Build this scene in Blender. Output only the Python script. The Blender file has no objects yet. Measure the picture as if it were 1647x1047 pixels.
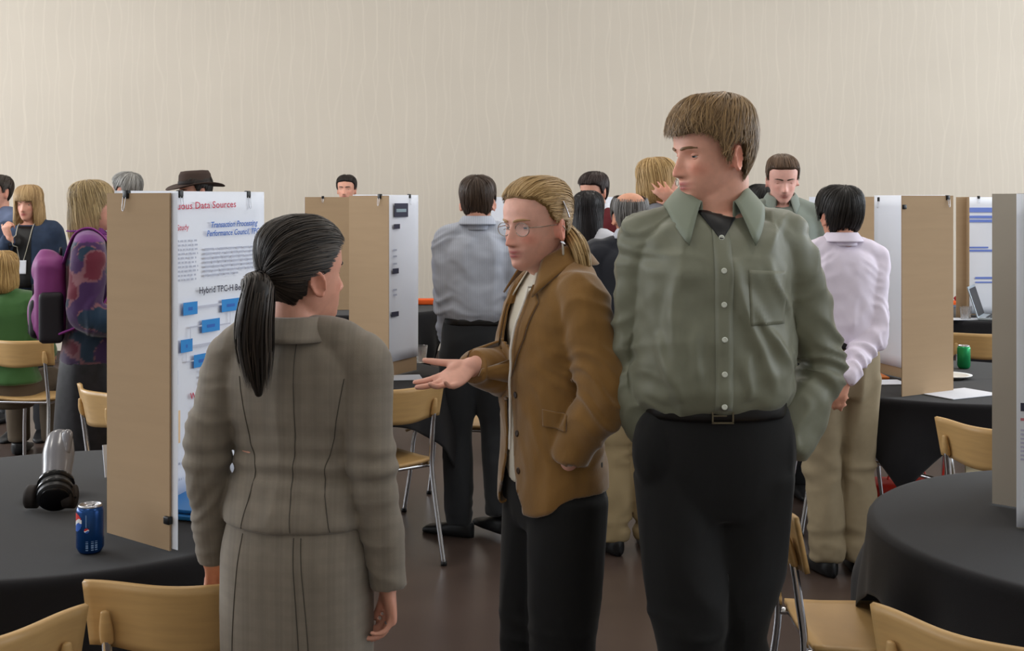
import bpy, bmesh, math, random
import numpy as np
from mathutils import Vector, Matrix
from mathutils.bvhtree import BVHTree

# ------------------------------------------------------------------ camera, light, exposure
sc = bpy.context.scene
COL = sc.collection
F, H, CX, HY = 2000.0, 1.62, 823.5, 320.0       # focal length (px), eye height, principal column, horizon row
cam = bpy.data.cameras.new('camera'); cam_o = bpy.data.objects.new('camera', cam); COL.objects.link(cam_o)
cam.sensor_width = 36.0; cam.lens = 36.0 * F / 1647.0
cam.shift_y = -(523.5 - HY) / 1647.0
cam.clip_start = .05; cam.clip_end = 100
cam_o.location = (0, 0, H); cam_o.rotation_euler = (math.pi / 2, 0, 0)
sc.camera = cam_o

wd = bpy.data.worlds.new('world'); sc.world = wd; wd.use_nodes = True
wd.node_tree.nodes['Background'].inputs[0].default_value = (.75, .85, 1, 1)
wd.node_tree.nodes['Background'].inputs[1].default_value = 1.0

sc.view_settings.view_transform = 'Standard'; sc.view_settings.look = 'None'
sc.view_settings.gamma = 1.0; sc.view_settings.use_curve_mapping = False
sc.view_settings.exposure = 0.0

def area(name, loc, size, rot, power, color):
    l = bpy.data.lights.new(name, 'AREA'); l.shape = 'RECTANGLE'; l.size, l.size_y = size
    l.energy = power; l.color = color
    o = bpy.data.objects.new(name, l); COL.objects.link(o); o.location = loc; o.rotation_euler = rot
    return o
R2 = math.pi / 2
ROOM_X, ROOM_Y0, ROOM_Y1, ROOM_Z = 8.5, -4.5, 12.3, 5.2
WIN_Y = [-1.2, 2.2, 5.6, 9.0]                    # window bays in both side walls
for i, y in enumerate(WIN_Y):
    area('window_daylight', (-ROOM_X + .10, y, 2.75), (2.6, 2.8), (0, -R2, 0), [48, 80, 165, 215][i], (.92, .96, 1.0))
    area('window_daylight', (ROOM_X - .10, y, 2.75), (2.6, 2.8), (0, R2, 0), [48, 80, 165, 215][i], (.86, .93, 1.0))
for x in (-5.2, -1.8, 1.8, 5.2):
    for i, y in enumerate((-1.5, 2.5, 6.0, 9.5)):
        area('added_ceiling_light', (x, y, ROOM_Z - .10), (.55, 1.15), (0, 0, 0), [10, 17, 30, 30][i], (1.0, .94, .86))  # unseen ceiling lamps, added to light the room

# ------------------------------------------------------------------ helpers: numbers
def at(px, py, D): return np.array([(px - CX) * D / F, D, H - (py - HY) * D / F])
def s2l(c): c = c / 255.0; return c / 12.92 if c <= .04045 else ((c + .055) / 1.055) ** 2.4
def rgb(r, g, b): return (s2l(r), s2l(g), s2l(b), 1.0)
def A(x): return np.array(x, dtype=float)
def nrm(v): v = A(v); return v / (np.linalg.norm(v) + 1e-12)
def Rz(d): a = math.radians(d); c, s = math.cos(a), math.sin(a); return A([[c, -s, 0], [s, c, 0], [0, 0, 1]])
def Rx(d): a = math.radians(d); c, s = math.cos(a), math.sin(a); return A([[1, 0, 0], [0, c, -s], [0, s, c]])
def Ry(d): a = math.radians(d); c, s = math.cos(a), math.sin(a); return A([[c, 0, s], [0, 1, 0], [-s, 0, c]])
def sstep(x, a=0., b=1.): t = np.clip((x - a) / (b - a), 0, 1); return t * t * (3 - 2 * t)
def pchip(x, y, q):
    x = A(x); y = A(y); q = np.clip(q, x[0], x[-1])
    h = np.diff(x); d = np.diff(y) / h
    m = np.zeros_like(y); m[0] = d[0]; m[-1] = d[-1]
    for i in range(1, len(x) - 1):
        if d[i - 1] * d[i] > 0:
            w1 = 2 * h[i] + h[i - 1]; w2 = h[i] + 2 * h[i - 1]
            m[i] = (w1 + w2) / (w1 / d[i - 1] + w2 / d[i])
    k = np.clip(np.searchsorted(x, q) - 1, 0, len(x) - 2)
    t = (q - x[k]) / h[k]
    return ((1 + 2 * t) * (1 - t) ** 2 * y[k] + t * (1 - t) ** 2 * h[k] * m[k]
            + t * t * (3 - 2 * t) * y[k + 1] + t * t * (t - 1) * h[k] * m[k + 1])
def catm(P, n):
    P = A(P)
    if P.ndim == 1: P = P[:, None]
    k = len(P); t = np.linspace(0, k - 1, n); i = np.minimum(t.astype(int), k - 2); f = (t - i)[:, None]
    p0 = P[np.maximum(i - 1, 0)]; p1 = P[i]; p2 = P[i + 1]; p3 = P[np.minimum(i + 2, k - 1)]
    return .5 * ((2 * p1) + (p2 - p0) * f + (2 * p0 - 5 * p1 + 4 * p2 - p3) * f ** 2 + (3 * p1 - p0 - 3 * p2 + p3) * f ** 3)
def _h(ix, iy, iz, s):
    v = np.sin(ix * 127.1 + iy * 311.7 + iz * 74.7 + s * 19.19) * 43758.5453
    return v - np.floor(v)
def vnoise(P, s=0.):
    i = np.floor(P); f = P - i; u = f * f * (3 - 2 * f); r = 0
    for dx in (0, 1):
        for dy in (0, 1):
            for dz in (0, 1):
                w = (u[:, 0] if dx else 1 - u[:, 0]) * (u[:, 1] if dy else 1 - u[:, 1]) * (u[:, 2] if dz else 1 - u[:, 2])
                r = r + w * _h(i[:, 0] + dx, i[:, 1] + dy, i[:, 2] + dz, s)
    return 2 * r - 1
def ridged(P, s=0.):
    return 1 - 2.2 * np.abs(vnoise(P, s)) ** .8

# ------------------------------------------------------------------ helpers: meshes
def grid_faces(nr, nc, wrap=True, off=0):
    r = np.arange(nr - 1)[:, None]; c = np.arange(nc if wrap else nc - 1)[None, :]
    c2 = (c + 1) % nc
    return np.stack([r * nc + c, r * nc + c2, (r + 1) * nc + c2, (r + 1) * nc + c], -1).reshape(-1, 4) + off
def closed_rings(R):                     # R: nr x nc x 3 -> closed mesh with fan caps (fans stored as degenerate-free tris)
    nr, nc, _ = R.shape
    V = np.concatenate([R.reshape(-1, 3), R[0].mean(0)[None], R[-1].mean(0)[None]])
    Fq = [tuple(q) for q in grid_faces(nr, nc)]
    a, b = nr * nc, nr * nc + 1
    for c in range(nc):
        d = (c + 1) % nc
        Fq.append((a, d, c)); Fq.append((b, (nr - 1) * nc + c, (nr - 1) * nc + d))
    return V, Fq
def selip(n, e, hw, f, b):
    t = np.linspace(0, 2 * np.pi, n, endpoint=False); c, s = np.cos(t), np.sin(t)
    x = np.sign(c) * np.abs(c) ** (2 / e) * hw
    y = np.sign(s) * np.abs(s) ** (2 / e) * np.where(s > 0, f, b)
    return x, y
def loft(tab, nz=36, n=44, e=2.3, fn=None):   # rows: z, half width, front, back[, centre x, centre y]
    T = A([list(r) + [0] * (6 - len(r)) for r in tab]); z = np.linspace(T[0, 0], T[-1, 0], nz)
    cols = [pchip(T[:, 0], T[:, k], z) for k in range(1, 6)]
    R = np.zeros((nz, n, 3))
    for i in range(nz):
        x, y = selip(n, e, cols[0][i], cols[1][i], cols[2][i])
        R[i, :, 0] = x + cols[3][i]; R[i, :, 1] = y + cols[4][i]; R[i, :, 2] = z[i]
    if fn is not None: R = fn(R.reshape(-1, 3)).reshape(R.shape)
    return closed_rings(R)
def tube_rings(path, rad, n=18, seg=None, up=None, rnd=True, cat=True):
    path = A(path); rad = A(rad); rad = np.stack([rad, rad], 1) if rad.ndim == 1 else rad
    seg = seg or max(6, 5 * len(path))
    if cat: P = catm(path, seg); Q = np.maximum(catm(rad, seg), 1e-4)
    else: P = path; Q = rad
    T = np.gradient(P, axis=0); T /= np.linalg.norm(T, axis=1)[:, None] + 1e-12
    u = A(up) if up is not None else (A([0, 0, 1.]) if abs(T[0, 2]) < .9 else A([1., 0, 0]))
    rings = []
    th = np.linspace(0, 2 * np.pi, n, endpoint=False)[:, None]
    if rnd:
        m = 4; a = np.linspace(0, np.pi / 2, m + 1)[:-1]
        P = np.concatenate([[P[0] - T[0] * Q[0].min() * math.cos(x) for x in a], P, [P[-1] + T[-1] * Q[-1].min() * math.cos(x) for x in a[::-1]]])
        Q = np.concatenate([[Q[0] * max(.06, math.sin(x)) for x in a], Q, [Q[-1] * max(.06, math.sin(x)) for x in a[::-1]]])
        T = np.concatenate([[T[0]] * m, T, [T[-1]] * m])
    for p, t, q in zip(P, T, Q):
        u = u - t * np.dot(u, t); u = u / (np.linalg.norm(u) + 1e-12); v = np.cross(t, u)
        rings.append(p + np.cos(th) * q[0] * v + np.sin(th) * q[1] * u)
    return A(rings)
def tube(path, rad, **k): return closed_rings(tube_rings(path, rad, **k))
def ellips(c, r, R=None, n=20, m=14):
    t = np.linspace(.02, np.pi - .02, m)[:, None]; p = np.linspace(0, 2 * np.pi, n, endpoint=False)[None]
    P = np.stack([np.sin(t) * np.cos(p), np.sin(t) * np.sin(p), -np.cos(t) + 0 * p], -1) * A(r)
    if R is not None: P = P @ A(R).T
    return closed_rings(P + A(c))
def boxm(c, s, R=None, bev=0.0):
    bm = bmesh.new(); bmesh.ops.create_cube(bm, size=1)
    for v in bm.verts: v.co = Vector((v.co.x * s[0], v.co.y * s[1], v.co.z * s[2]))
    if bev: bmesh.ops.bevel(bm, geom=bm.edges[:], offset=bev, segments=2, affect='EDGES', profile=.5)
    V = A([v.co[:] for v in bm.verts]); bm.verts.index_update(); Fq = [tuple(v.index for v in f.verts) for f in bm.faces]; bm.free()
    if R is not None: V = V @ A(R).T
    return V + A(c), Fq
def join(parts):
    Vs, Fs, o = [], [], 0
    for V, Fq in parts:
        Vs.append(V); Fs += [tuple(int(i) + o for i in q) for q in Fq]; o += len(V)
    return np.concatenate(Vs), Fs
def lathe(prof, n=28, c=(0, 0, 0)):
    th = np.linspace(0, 2 * np.pi, n, endpoint=False)
    R = A([[(r * math.cos(t), r * math.sin(t), z) for t in th] for r, z in prof])
    return closed_rings(R + A(c))
def sheet(G, th):                        # G: nr x nc x 3 open surface -> solid sheet of thickness th
    nr, nc, _ = G.shape
    du = np.gradient(G, axis=1); dv = np.gradient(G, axis=0); N = np.cross(du, dv)
    N /= np.linalg.norm(N, axis=2)[..., None] + 1e-12
    a = G.reshape(-1, 3); b = (G - N * th).reshape(-1, 3); n = nr * nc
    f = grid_faces(nr, nc, False); Fq = [tuple(q) for q in f] + [tuple(q[::-1] + n) for q in f]
    per = [(0, c) for c in range(nc)] + [(r, nc - 1) for r in range(1, nr)] + [(nr - 1, c) for c in range(nc - 2, -1, -1)] + [(r, 0) for r in range(nr - 2, 0, -1)]
    ids = [r * nc + c for r, c in per]
    for i in range(len(ids)):
        p, q = ids[i], ids[(i + 1) % len(ids)]; Fq.append((q, p, p + n, q + n))
    return np.concatenate([a, b]), Fq
def mesh(name, V, Fq, mat=None, smooth=True, col=None):
    me = bpy.data.meshes.new(name); me.from_pydata(np.asarray(V).tolist(), [], Fq.tolist() if isinstance(Fq, np.ndarray) else [tuple(map(int, q)) for q in Fq])
    if smooth: me.shade_smooth()
    if mat is not None: me.materials.append(mat)
    if col is not None:
        a = me.color_attributes.new('Col', 'FLOAT_COLOR', 'POINT')
        c = np.ones((len(V), 4), dtype=np.float32); c[:, :3] = col; a.data.foreach_set('color', c.ravel())
    me.update(); return me
def put(name, me, parent=None, loc=None, rz=0.0):
    o = bpy.data.objects.new(name, me); COL.objects.link(o)
    if parent is not None: o.parent = parent
    if loc is not None: o.location = loc
    o.rotation_euler[2] = rz; return o
def tag(o, label, cat, group=None, kind=None):
    if label: o['label'] = label
    if cat: o['category'] = cat
    if group: o['group'] = group
    if kind: o['kind'] = kind
    return o
def thing(name, label, cat, loc, rz=0.0, group=None):
    return tag(put(name, None, None, loc, rz), label, cat, group)
def wpart(name, VF, mat, root, smooth=True, col=None, parent=None):   # geometry given in world space, child of an unrotated root
    V = VF[0] - A(root.location)
    return put(name, mesh(name, V, VF[1], mat, smooth, col), parent or root)
def remesh(parts, voxel, it=2, keep=None):
    V, Fq = join(parts); me = mesh('tmp', V, Fq); o = put('tmp', me)
    m = o.modifiers.new('r', 'REMESH'); m.mode = 'VOXEL'; m.voxel_size = voxel; m.adaptivity = 0
    dg = bpy.context.evaluated_depsgraph_get(); ev = o.evaluated_get(dg).to_mesh()
    n = len(ev.vertices); V = np.zeros(n * 3, np.float32); ev.vertices.foreach_get('co', V); V = V.reshape(-1, 3).astype(float)
    L = np.zeros(len(ev.loops), np.int32); ev.loops.foreach_get('vertex_index', L); Q = L.reshape(-1, 4)
    o.evaluated_get(dg).to_mesh_clear(); bpy.data.objects.remove(o); bpy.data.meshes.remove(me)
    return lap(V, Q, it, keep), Q
def lap(V, Q, it, keep=None, lam=.5):
    E = np.concatenate([Q[:, [0, 1]], Q[:, [1, 2]], Q[:, [2, 3]], Q[:, [3, 0]]]); n = len(V)
    a = np.concatenate([E[:, 0], E[:, 1]]); b = np.concatenate([E[:, 1], E[:, 0]]); d = np.maximum(np.bincount(a, minlength=n), 1)
    for _ in range(it):
        M = np.stack([np.bincount(a, V[b, k], n) for k in range(3)], 1) / d[:, None]
        w = lam if keep is None else lam * (1 - keep(V))[:, None]
        V = V + (M - V) * w
    return V
def normals(V, Q):
    fn = np.cross(V[Q[:, 2]] - V[Q[:, 0]], V[Q[:, 3]] - V[Q[:, 1]]); n = len(V); N = np.zeros_like(V)
    for k in range(3):
        for j in range(4): N[:, k] += np.bincount(Q[:, j], fn[:, k], n)
    return N / (np.linalg.norm(N, axis=1)[:, None] + 1e-12)

# ------------------------------------------------------------------ materials
def nd(t, ty, **k):
    n = t.nodes.new(ty)
    for a, b in k.items(): setattr(n, a, b)
    return n
def mk(name, c, rough=.7, metal=0.0, spec=.4, var=0.0, vscale=8.0, bump=0.0, bscale=200.0, attr=False, sss=0.0, stretch=None, sheen=0.0, trans=0.0, alpha=1.0, ior=1.45, bdist=.002):
    m = bpy.data.materials.new(name); m.use_nodes = True; t = m.node_tree; b = t.nodes['Principled BSDF']
    b.inputs['Roughness'].default_value = rough; b.inputs['Metallic'].default_value = metal
    b.inputs['Specular IOR Level'].default_value = spec; b.inputs['IOR'].default_value = ior
    b.inputs['Sheen Weight'].default_value = sheen; b.inputs['Transmission Weight'].default_value = trans; b.inputs['Alpha'].default_value = alpha
    b.inputs['Base Color'].default_value = c
    co = nd(t, 'ShaderNodeTexCoord'); src = co.outputs['Object']
    if stretch:
        mp = nd(t, 'ShaderNodeMapping'); mp.inputs['Scale'].default_value = stretch; t.links.new(src, mp.inputs[0]); src = mp.outputs[0]
    base = None
    if attr:
        at_ = nd(t, 'ShaderNodeAttribute', attribute_name='Col'); base = at_.outputs['Color']; t.links.new(base, b.inputs['Base Color'])
    if var:
        nz = nd(t, 'ShaderNodeTexNoise'); nz.inputs['Scale'].default_value = vscale; nz.inputs['Detail'].default_value = 4; t.links.new(src, nz.inputs[0])
        mr = nd(t, 'ShaderNodeMapRange'); mr.inputs[1].default_value = .3; mr.inputs[2].default_value = .7; mr.inputs[3].default_value = 1 - var; mr.inputs[4].default_value = 1 + var
        t.links.new(nz.outputs['Fac'], mr.inputs[0])
        mx = nd(t, 'ShaderNodeVectorMath', operation='SCALE')
        if base is None: mx.inputs[0].default_value = c[:3]
        else: t.links.new(base, mx.inputs[0])
        t.links.new(mr.outputs[0], mx.inputs['Scale']); t.links.new(mx.outputs[0], b.inputs['Base Color'])
    if bump:
        nz = nd(t, 'ShaderNodeTexNoise'); nz.inputs['Scale'].default_value = bscale; nz.inputs['Detail'].default_value = 3; t.links.new(src, nz.inputs[0])
        bp = nd(t, 'ShaderNodeBump'); bp.inputs['Strength'].default_value = bump; bp.inputs['Distance'].default_value = bdist
        t.links.new(nz.outputs['Fac'], bp.inputs['Height']); t.links.new(bp.outputs[0], b.inputs['Normal'])
    if sss:
        b.inputs['Subsurface Weight'].default_value = sss; b.inputs['Subsurface Radius'].default_value = (.012, .005, .003); b.inputs['Subsurface Scale'].default_value = 1
    return m
def stripes(m, axis, scale, c1, c2, dist=0.0, thin=.5, mixf=1.0, mapping=None, rot=None):     # weave / wallpaper lines mixed into a material's base colour
    t = m.node_tree; b = t.nodes['Principled BSDF']; co = nd(t, 'ShaderNodeTexCoord')
    w = nd(t, 'ShaderNodeTexWave', wave_type='BANDS', bands_direction=axis); w.inputs['Scale'].default_value = scale
    w.inputs['Distortion'].default_value = dist; w.inputs['Detail'].default_value = 2; w.inputs['Detail Scale'].default_value = 1.2
    src = co.outputs['Object']
    if mapping:
        mp = nd(t, 'ShaderNodeMapping'); mp.inputs['Scale'].default_value = mapping; t.links.new(src, mp.inputs[0]); src = mp.outputs[0]
        if rot: mp.inputs['Rotation'].default_value = rot
    t.links.new(src, w.inputs[0])
    mr = nd(t, 'ShaderNodeMapRange'); mr.inputs[1].default_value = thin; mr.inputs[2].default_value = min(1, thin + .25); t.links.new(w.outputs['Fac'], mr.inputs[0])
    mm = nd(t, 'ShaderNodeMath', operation='MULTIPLY'); mm.inputs[1].default_value = mixf; t.links.new(mr.outputs[0], mm.inputs[0])
    mx = nd(t, 'ShaderNodeMix', data_type='RGBA'); t.links.new(mm.outputs[0], mx.inputs[0])
    l = b.inputs['Base Color'].links
    if l: t.links.new(l[0].from_socket, mx.inputs[6])
    else: mx.inputs[6].default_value = c1
    mx.inputs[7].default_value = c2; t.links.new(mx.outputs[2], b.inputs['Base Color'])

M = {}
M['skin'] = mk('skin', (.6, .35, .27, 1), .5, attr=True, sss=.08, var=.05, vscale=60, spec=.35)
M['eye'] = mk('eye', (.8, .8, .8, 1), .15, attr=True)
M['hair'] = mk('hair', (.1, .08, .05, 1), .45, attr=True, spec=.35)
M['card'] = mk('cardboard', rgb(176, 150, 120), .85, var=.025, vscale=3, stretch=(1, 1, 14), spec=.15)
M['card_grey'] = mk('grey_board', rgb(176, 168, 156), .85, var=.03, vscale=5, spec=.15)
M['paper'] = mk('paper', rgb(232, 236, 246), .6, spec=.3, var=.015, vscale=5)
M['black'] = mk('black_plastic', rgb(22, 22, 24), .45)
M['black_cloth'] = mk('black_tablecloth', rgb(24, 23, 26), .85, sheen=.12, bump=.25, bscale=500, spec=.2)
M['chrome'] = mk('chrome', rgb(205, 205, 208), .18, metal=1.0)
M['wood'] = mk('birch_plywood', rgb(194, 157, 104), .38, var=.06, vscale=5, stretch=(1.5, 1.5, 14), spec=.45)
M['wood_edge'] = mk('plywood_edge', rgb(172, 122, 62), .5, var=.15, vscale=12, stretch=(1, 1, 30))
M['floor'] = mk('dark_brown_floor', rgb(76, 63, 57), .30, var=.12, vscale=2.5, spec=.45)
M['wall'] = mk('beige_wallpaper', rgb(203, 194, 181), .85, var=.025, vscale=1.2, spec=.15)
stripes(M['wall'], 'X', 2.6, None, rgb(226, 217, 203), dist=5.0, thin=.95, mixf=.16, mapping=(1, 1, .45), rot=(0, .05, 0))
stripes(M['wall'], 'X', 1.9, None, rgb(226, 217, 203), dist=6.0, thin=.96, mixf=.16, mapping=(1, 1, .35), rot=(0, -.06, 0))
M['white'] = mk('white_paint', rgb(225, 222, 215), .8)
M['ceiling'] = mk('ceiling_paint', rgb(215, 212, 205), .9)
M['clear'] = mk('clear_plastic', (.95, .97, 1, 1), .05, trans=.92, ior=1.15, alpha=.55)
M['metal'] = mk('brushed_metal', rgb(190, 190, 195), .3, metal=1)
M['lamp'] = mk('added_lamp_diffuser', (1, 1, 1, 1), .5)
_b = M['lamp'].node_tree.nodes['Principled BSDF']; _b.inputs['Emission Color'].default_value = (1, .95, .88, 1); _b.inputs['Emission Strength'].default_value = 2.0  # glow of the added ceiling lamps
def plain(name, c, **k):
    if name not in M: M[name] = mk(name, c, **k)
    return M[name]

# ------------------------------------------------------------------ people: head
HT_M = [(-.004, .012, .070, -.035), (.008, .030, .088, -.015), (.022, .043, .093, .005), (.045, .056, .093, .035), (.070, .063, .0925, .062), (.095, .068, .0915, .080),
        (.115, .071, .0905, .090), (.135, .0735, .094, .097), (.160, .075, .092, .100), (.182, .0715, .083, .096), (.202, .060, .065, .081), (.217, .040, .043, .055), (.2255, .012, .013, .018)]
HT_F = [(z, hw * (.93 if z < .06 else .97), f * .985, b) for z, hw, f, b in HT_M]
HE = 2.25
def htab(tab): return A(tab)
def tab_at(T, z): return [pchip(T[:, 0], T[:, k], z) for k in (1, 2, 3)]
def face_disp(x, z):
    g = lambda cx, cz, sx, sz: np.exp(-((np.abs(x) - cx) / sx) ** 2 - ((z - cz) / sz) ** 2)
    d = -.0105 * g(.031, .114, .0145, .0105)                       # eye sockets
    d += .0050 * g(.024, .131, .020, .0065)                        # brow
    d += .0045 * g(.043, .088, .014, .013)                         # cheekbones
    nz = np.interp(z, [.060, .0655, .071, .080, .100, .118, .128], [0, .010, .0255, .0265, .0165, .0075, 0])
    nw = np.interp(z, [.060, .070, .082, .100, .120], [.0150, .0130, .0105, .0080, .0070])
    d += nz * np.exp(-(np.abs(x) / nw) ** 2.4)
    d += .0075 * g(.0125, .0725, .0058, .0060)                     # nostril wings
    d += .0058 * g(0, .0510, .022, .0050) + .0062 * g(0, .0395, .020, .0052) - .0040 * g(0, .0453, .024, .0020)
    d += -.0022 * g(0, .030, .018, .0040) + .0055 * g(0, .014, .016, .0100)
    return d
def front_y(T, x, z):
    hw, f, b = tab_at(T, A(z)); x = A(x)
    return f * np.maximum(1 - (np.abs(x) / hw) ** HE, 0) ** (1 / HE) + face_disp(x, A(z))
def head_parts(T):
    nz, n = 84, 96
    z = np.linspace(T[0, 0], T[-1, 0], nz); R = np.zeros((nz, n, 3)); hw, f, b = tab_at(T, z)
    for i in range(nz):
        x, y = selip(n, HE, hw[i], f[i], b[i]); w = sstep(y / max(f[i], .01), .25, .75)
        R[i, :, 0] = x; R[i, :, 1] = y + w * face_disp(x, np.full(n, z[i])); R[i, :, 2] = z[i]
    parts = [closed_rings(R)]
    for s in (-1, 1):                                              # ears
        rr = A([0, .25, .5, .68, .82, .93, 1.0, .96, .7, .3]); hh = A([-.004, -.0045, -.001, .0015, .0055, .0055, .001, -.003, -.005, -.005])
        th = np.linspace(0, 2 * np.pi, 28, endpoint=False)
        E = np.zeros((10, 28, 3))
        for i in range(10):
            E[i, :, 0] = hh[i] * 1.15; E[i, :, 1] = rr[i] * .0185 * np.cos(th) * (1 + .18 * np.sin(th)); E[i, :, 2] = rr[i] * .0325 * np.sin(th)
        V, Fq = closed_rings(E)
        if s < 0: V[:, 0] *= -1; Fq = [q[::-1] for q in Fq]
        V = V @ (Rz(s * -30) @ Rx(12)).T + A([s * .0790, -.015, .098]); parts.append((V, Fq))
        parts.append(ellips((s * .068, -.006, .097), (.012, .012, .022)))
    return parts

class Person:
    def __init__(p, label, X, D, yaw, height, sex='m', hyaw=0, hpitch=0, hroll=0, skin=(218, 164, 142), vox=.0075, cvox=.011, hs=None, lean=0, headoff=(0, 0, 0), neck=None, drop=.035):
        p.root = thing('person', label, 'person', (X, D, 0)); p.loc = A([X, D, 0]); p.R = Rz(yaw); p.S = height / (1.75 - drop)
        p.sex = sex; p.skin = A([s2l(c) for c in skin]); p.vox = vox; p.cvox = cvox; p.lean = lean
        p.T = A(HT_M if sex == 'm' else HT_F)
        p.hs = hs or (1.0 if sex == 'm' else .96) * (.55 * p.S + .45)
        piv = A([0, -.015 + headoff[1], 1.495 + headoff[2]]); piv[0] += headoff[0]
        p.hR = p.R @ Rz(hyaw) @ Rx(hpitch) @ Ry(hroll)
        # vertex of head at height: chin plane sits so that top = 1.75*S when upright
        base = height - .2255 * p.hs - .017 - piv[2] * p.S
        p.hO = p.W(piv) + p.hR @ A([0, .018, base + headoff[2] * 0])
        p.arms = {}; p.hands = {}
        sh = .162 if sex == 'm' else .148
        p.sh = sh
        for s, k in ((-1, 'L'), (1, 'R')):
            p.arms[k] = [p.W((s * sh, -.008, 1.405)), p.W((s * (sh + .055), -.045, 1.125)), p.W((s * (sh + .06), .03, .88))]
        p.neckr = neck or (.058 if sex == 'm' else .048)
    def W(p, v):
        v = A(v) * p.S
        if p.lean: v = v + np.stack([0 * v[..., 2], v[..., 2] * 0 + p.lean * np.maximum(v[..., 2] - .9, 0), 0 * v[..., 2]], -1)
        return v @ p.R.T + p.loc
    def L(p, V): return ((V - p.loc) @ p.R) / p.S
    def Hd(p, v): return (A(v) * p.hs) @ p.hR.T + p.hO
    def HL(p, V): return ((V - p.hO) @ p.hR) / p.hs
    def dirw(p, v): return A(v) @ p.R.T
    def add(p, name, VF, mat, smooth=True, col=None, parent=None): return wpart(name, VF, mat, p.root, smooth, col, parent)

    def hand(p, k, d, n, curl=(25, 35, 25), spread=6, thumb=(35, 20, 15), scale=None, per=None):
        W_ = p.arms[k][2]; d = nrm(d); n = A(n); n = nrm(n - d * np.dot(n, d)); t = np.cross(d, n) * (1 if k == 'R' else -1)
        sc_ = scale or p.S * (1.0 if p.sex == 'm' else .92)
        parts = []
        def P(a, b, c): return W_ + (d * a + t * b + n * c) * sc_           # along, thumbward, palmward
        parts.append(tube([P(-.03, 0, 0), P(.005, 0, 0), P(.035, .001, 0), P(.065, 0, .000), P(.092, -.001, .001)],
                          A([[.026, .019], [.028, .018], [.038, .0155], [.042, .0135], [.039, .0115]]) * sc_, up=n, n=24, seg=16))
        parts.append(ellips(P(.035, .024, .008), A([.018, .013, .030]) * sc_, np.stack([t, n, d], 1)))   # thenar pad
        fl = [(.030, [.044, .027, .021], .0086), (.010, [.049, .031, .022], .0088), (-.010, [.046, .029, .021], .0084), (-.029, [.036, .022, .019], .0075)]
        for i, (b, ln, r) in enumerate(fl):
            c = (per[i] if per else curl); a = 0; q = P(.088 - .008 * abs(i - 1), b, .000); pts = [P(.06, b * .9, 0), q]
            sp = math.radians(spread * (1.5 - i)); e = d * math.cos(sp) + t * math.sin(sp)
            for j in range(3):
                a += math.radians(c[j]); q = q + (e * math.cos(a) + n * math.sin(a)) * ln[j] * sc_; pts.append(q)
            ax = np.cross(e, n)
            parts.append(tube(pts, A([r * 1.05, r * 1.08, r, r * .95, r * .78]) * sc_, n=12, seg=18, up=ax))
        q = P(.018, .026, .006); pts = [P(.005, .012, .004), q]; a = math.radians(thumb[0]); e0 = d * math.cos(a) + t * math.sin(a); b0 = 0
        for j, ln in enumerate((.042, .033, .026)):
            b0 += math.radians(thumb[1] if j == 0 else thumb[2])
            e = nrm(e0 * math.cos(b0 * .6) + (n * .8 - t * .35) * math.sin(b0 * .6)); q = q + e * ln * sc_; pts.append(q)
        parts.append(tube(pts, A([.014, .0135, .0110, .0098, .0075]) * sc_, n=12, seg=18))
        p.hands[k] = parts

    def body(p, lips=(170, 92, 88), blush=.35, legs=False, brow=None, eyes=True, iris=(70, 80, 80), gaze=(0, 0), lidlow=0.0, age=0):
        S = p.S; f = .86 if p.sex == 'm' else .80
        parts = []
        for V, Fq in head_parts(p.T): parts.append((p.Hd(V), Fq))
        nr = p.neckr
        nb = p.W((0, -.022, 1.40)); n1 = p.W((0, -.018, 1.475)); n2 = p.Hd((0, -.022, .035)); n3 = p.Hd((0, -.018, .09))
        parts.append(tube([nb, n1, n2, n3], A([[nr * 1.25, nr * 1.2], [nr * 1.02, nr * 1.02], [nr * .95, nr], [nr * .9, nr * .95]]) * S, up=p.dirw((0, 1, 0)), n=28, seg=20))
        parts.append(tube([p.Hd((0, .012, .055)), p.Hd((0, .020, .012)), p.W((0, .002, 1.46)), p.W((0, .0, 1.40))], A([.035, .030, .034, .04]) * S, n=18, seg=14))
        tb = [(z - .02, hw * f, ff * f, b * f) for z, hw, ff, b in TOP_BASE]
        parts.append(loft(tb, 24, 32, fn=p.W))
        parts.append(tube(p.W([(-p.sh, -.01, 1.39), (-.09, -.016, 1.405), (0, -.022, 1.415), (.09, -.016, 1.405), (p.sh, -.01, 1.39)]), A([.036, .038, .042, .038, .036]) * S, seg=24))
        for k in ('L', 'R'):
            s_, e_, w_ = p.arms[k]
            parts.append(tube([s_, .5 * (s_ + e_), e_, .5 * (e_ + w_), w_], A([.042, .040, .035, .034, .026]) * S, seg=24, n=16))
            if k in p.hands: parts += p.hands[k]
        if legs:
            for s in (-1, 1):
                parts.append(tube(p.W([(s * .085, 0, .88), (s * .085, .0, .68), (s * .075, .01, .47), (s * .075, -.02, .30), (s * .075, -.02, .09)]), A([.085, .075, .050, .050, .032]) * S, seg=26))
                parts.append(tube(p.W([(s * .075, -.04, .05), (s * .08, .05, .03), (s * .085, .14, .02)]), A([.032, .033, .02]) * S, seg=12))
        V, Q = remesh(parts, p.vox, 2, keep=lambda V: .75 * sstep(p.HL(V)[:, 1], .04, .07))
        q = p.HL(V); x, y, z = q.T; fr = sstep(y, .03, .06) * (z > -.01) * (z < .2)
        g = lambda cx, cz, sx, sz: np.exp(-((np.abs(x) - cx) / sx) ** 2 - ((z - cz) / sz) ** 2) * fr
        C = np.tile(p.skin, (len(V), 1)); red = A([1.12, .78, .74])
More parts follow.
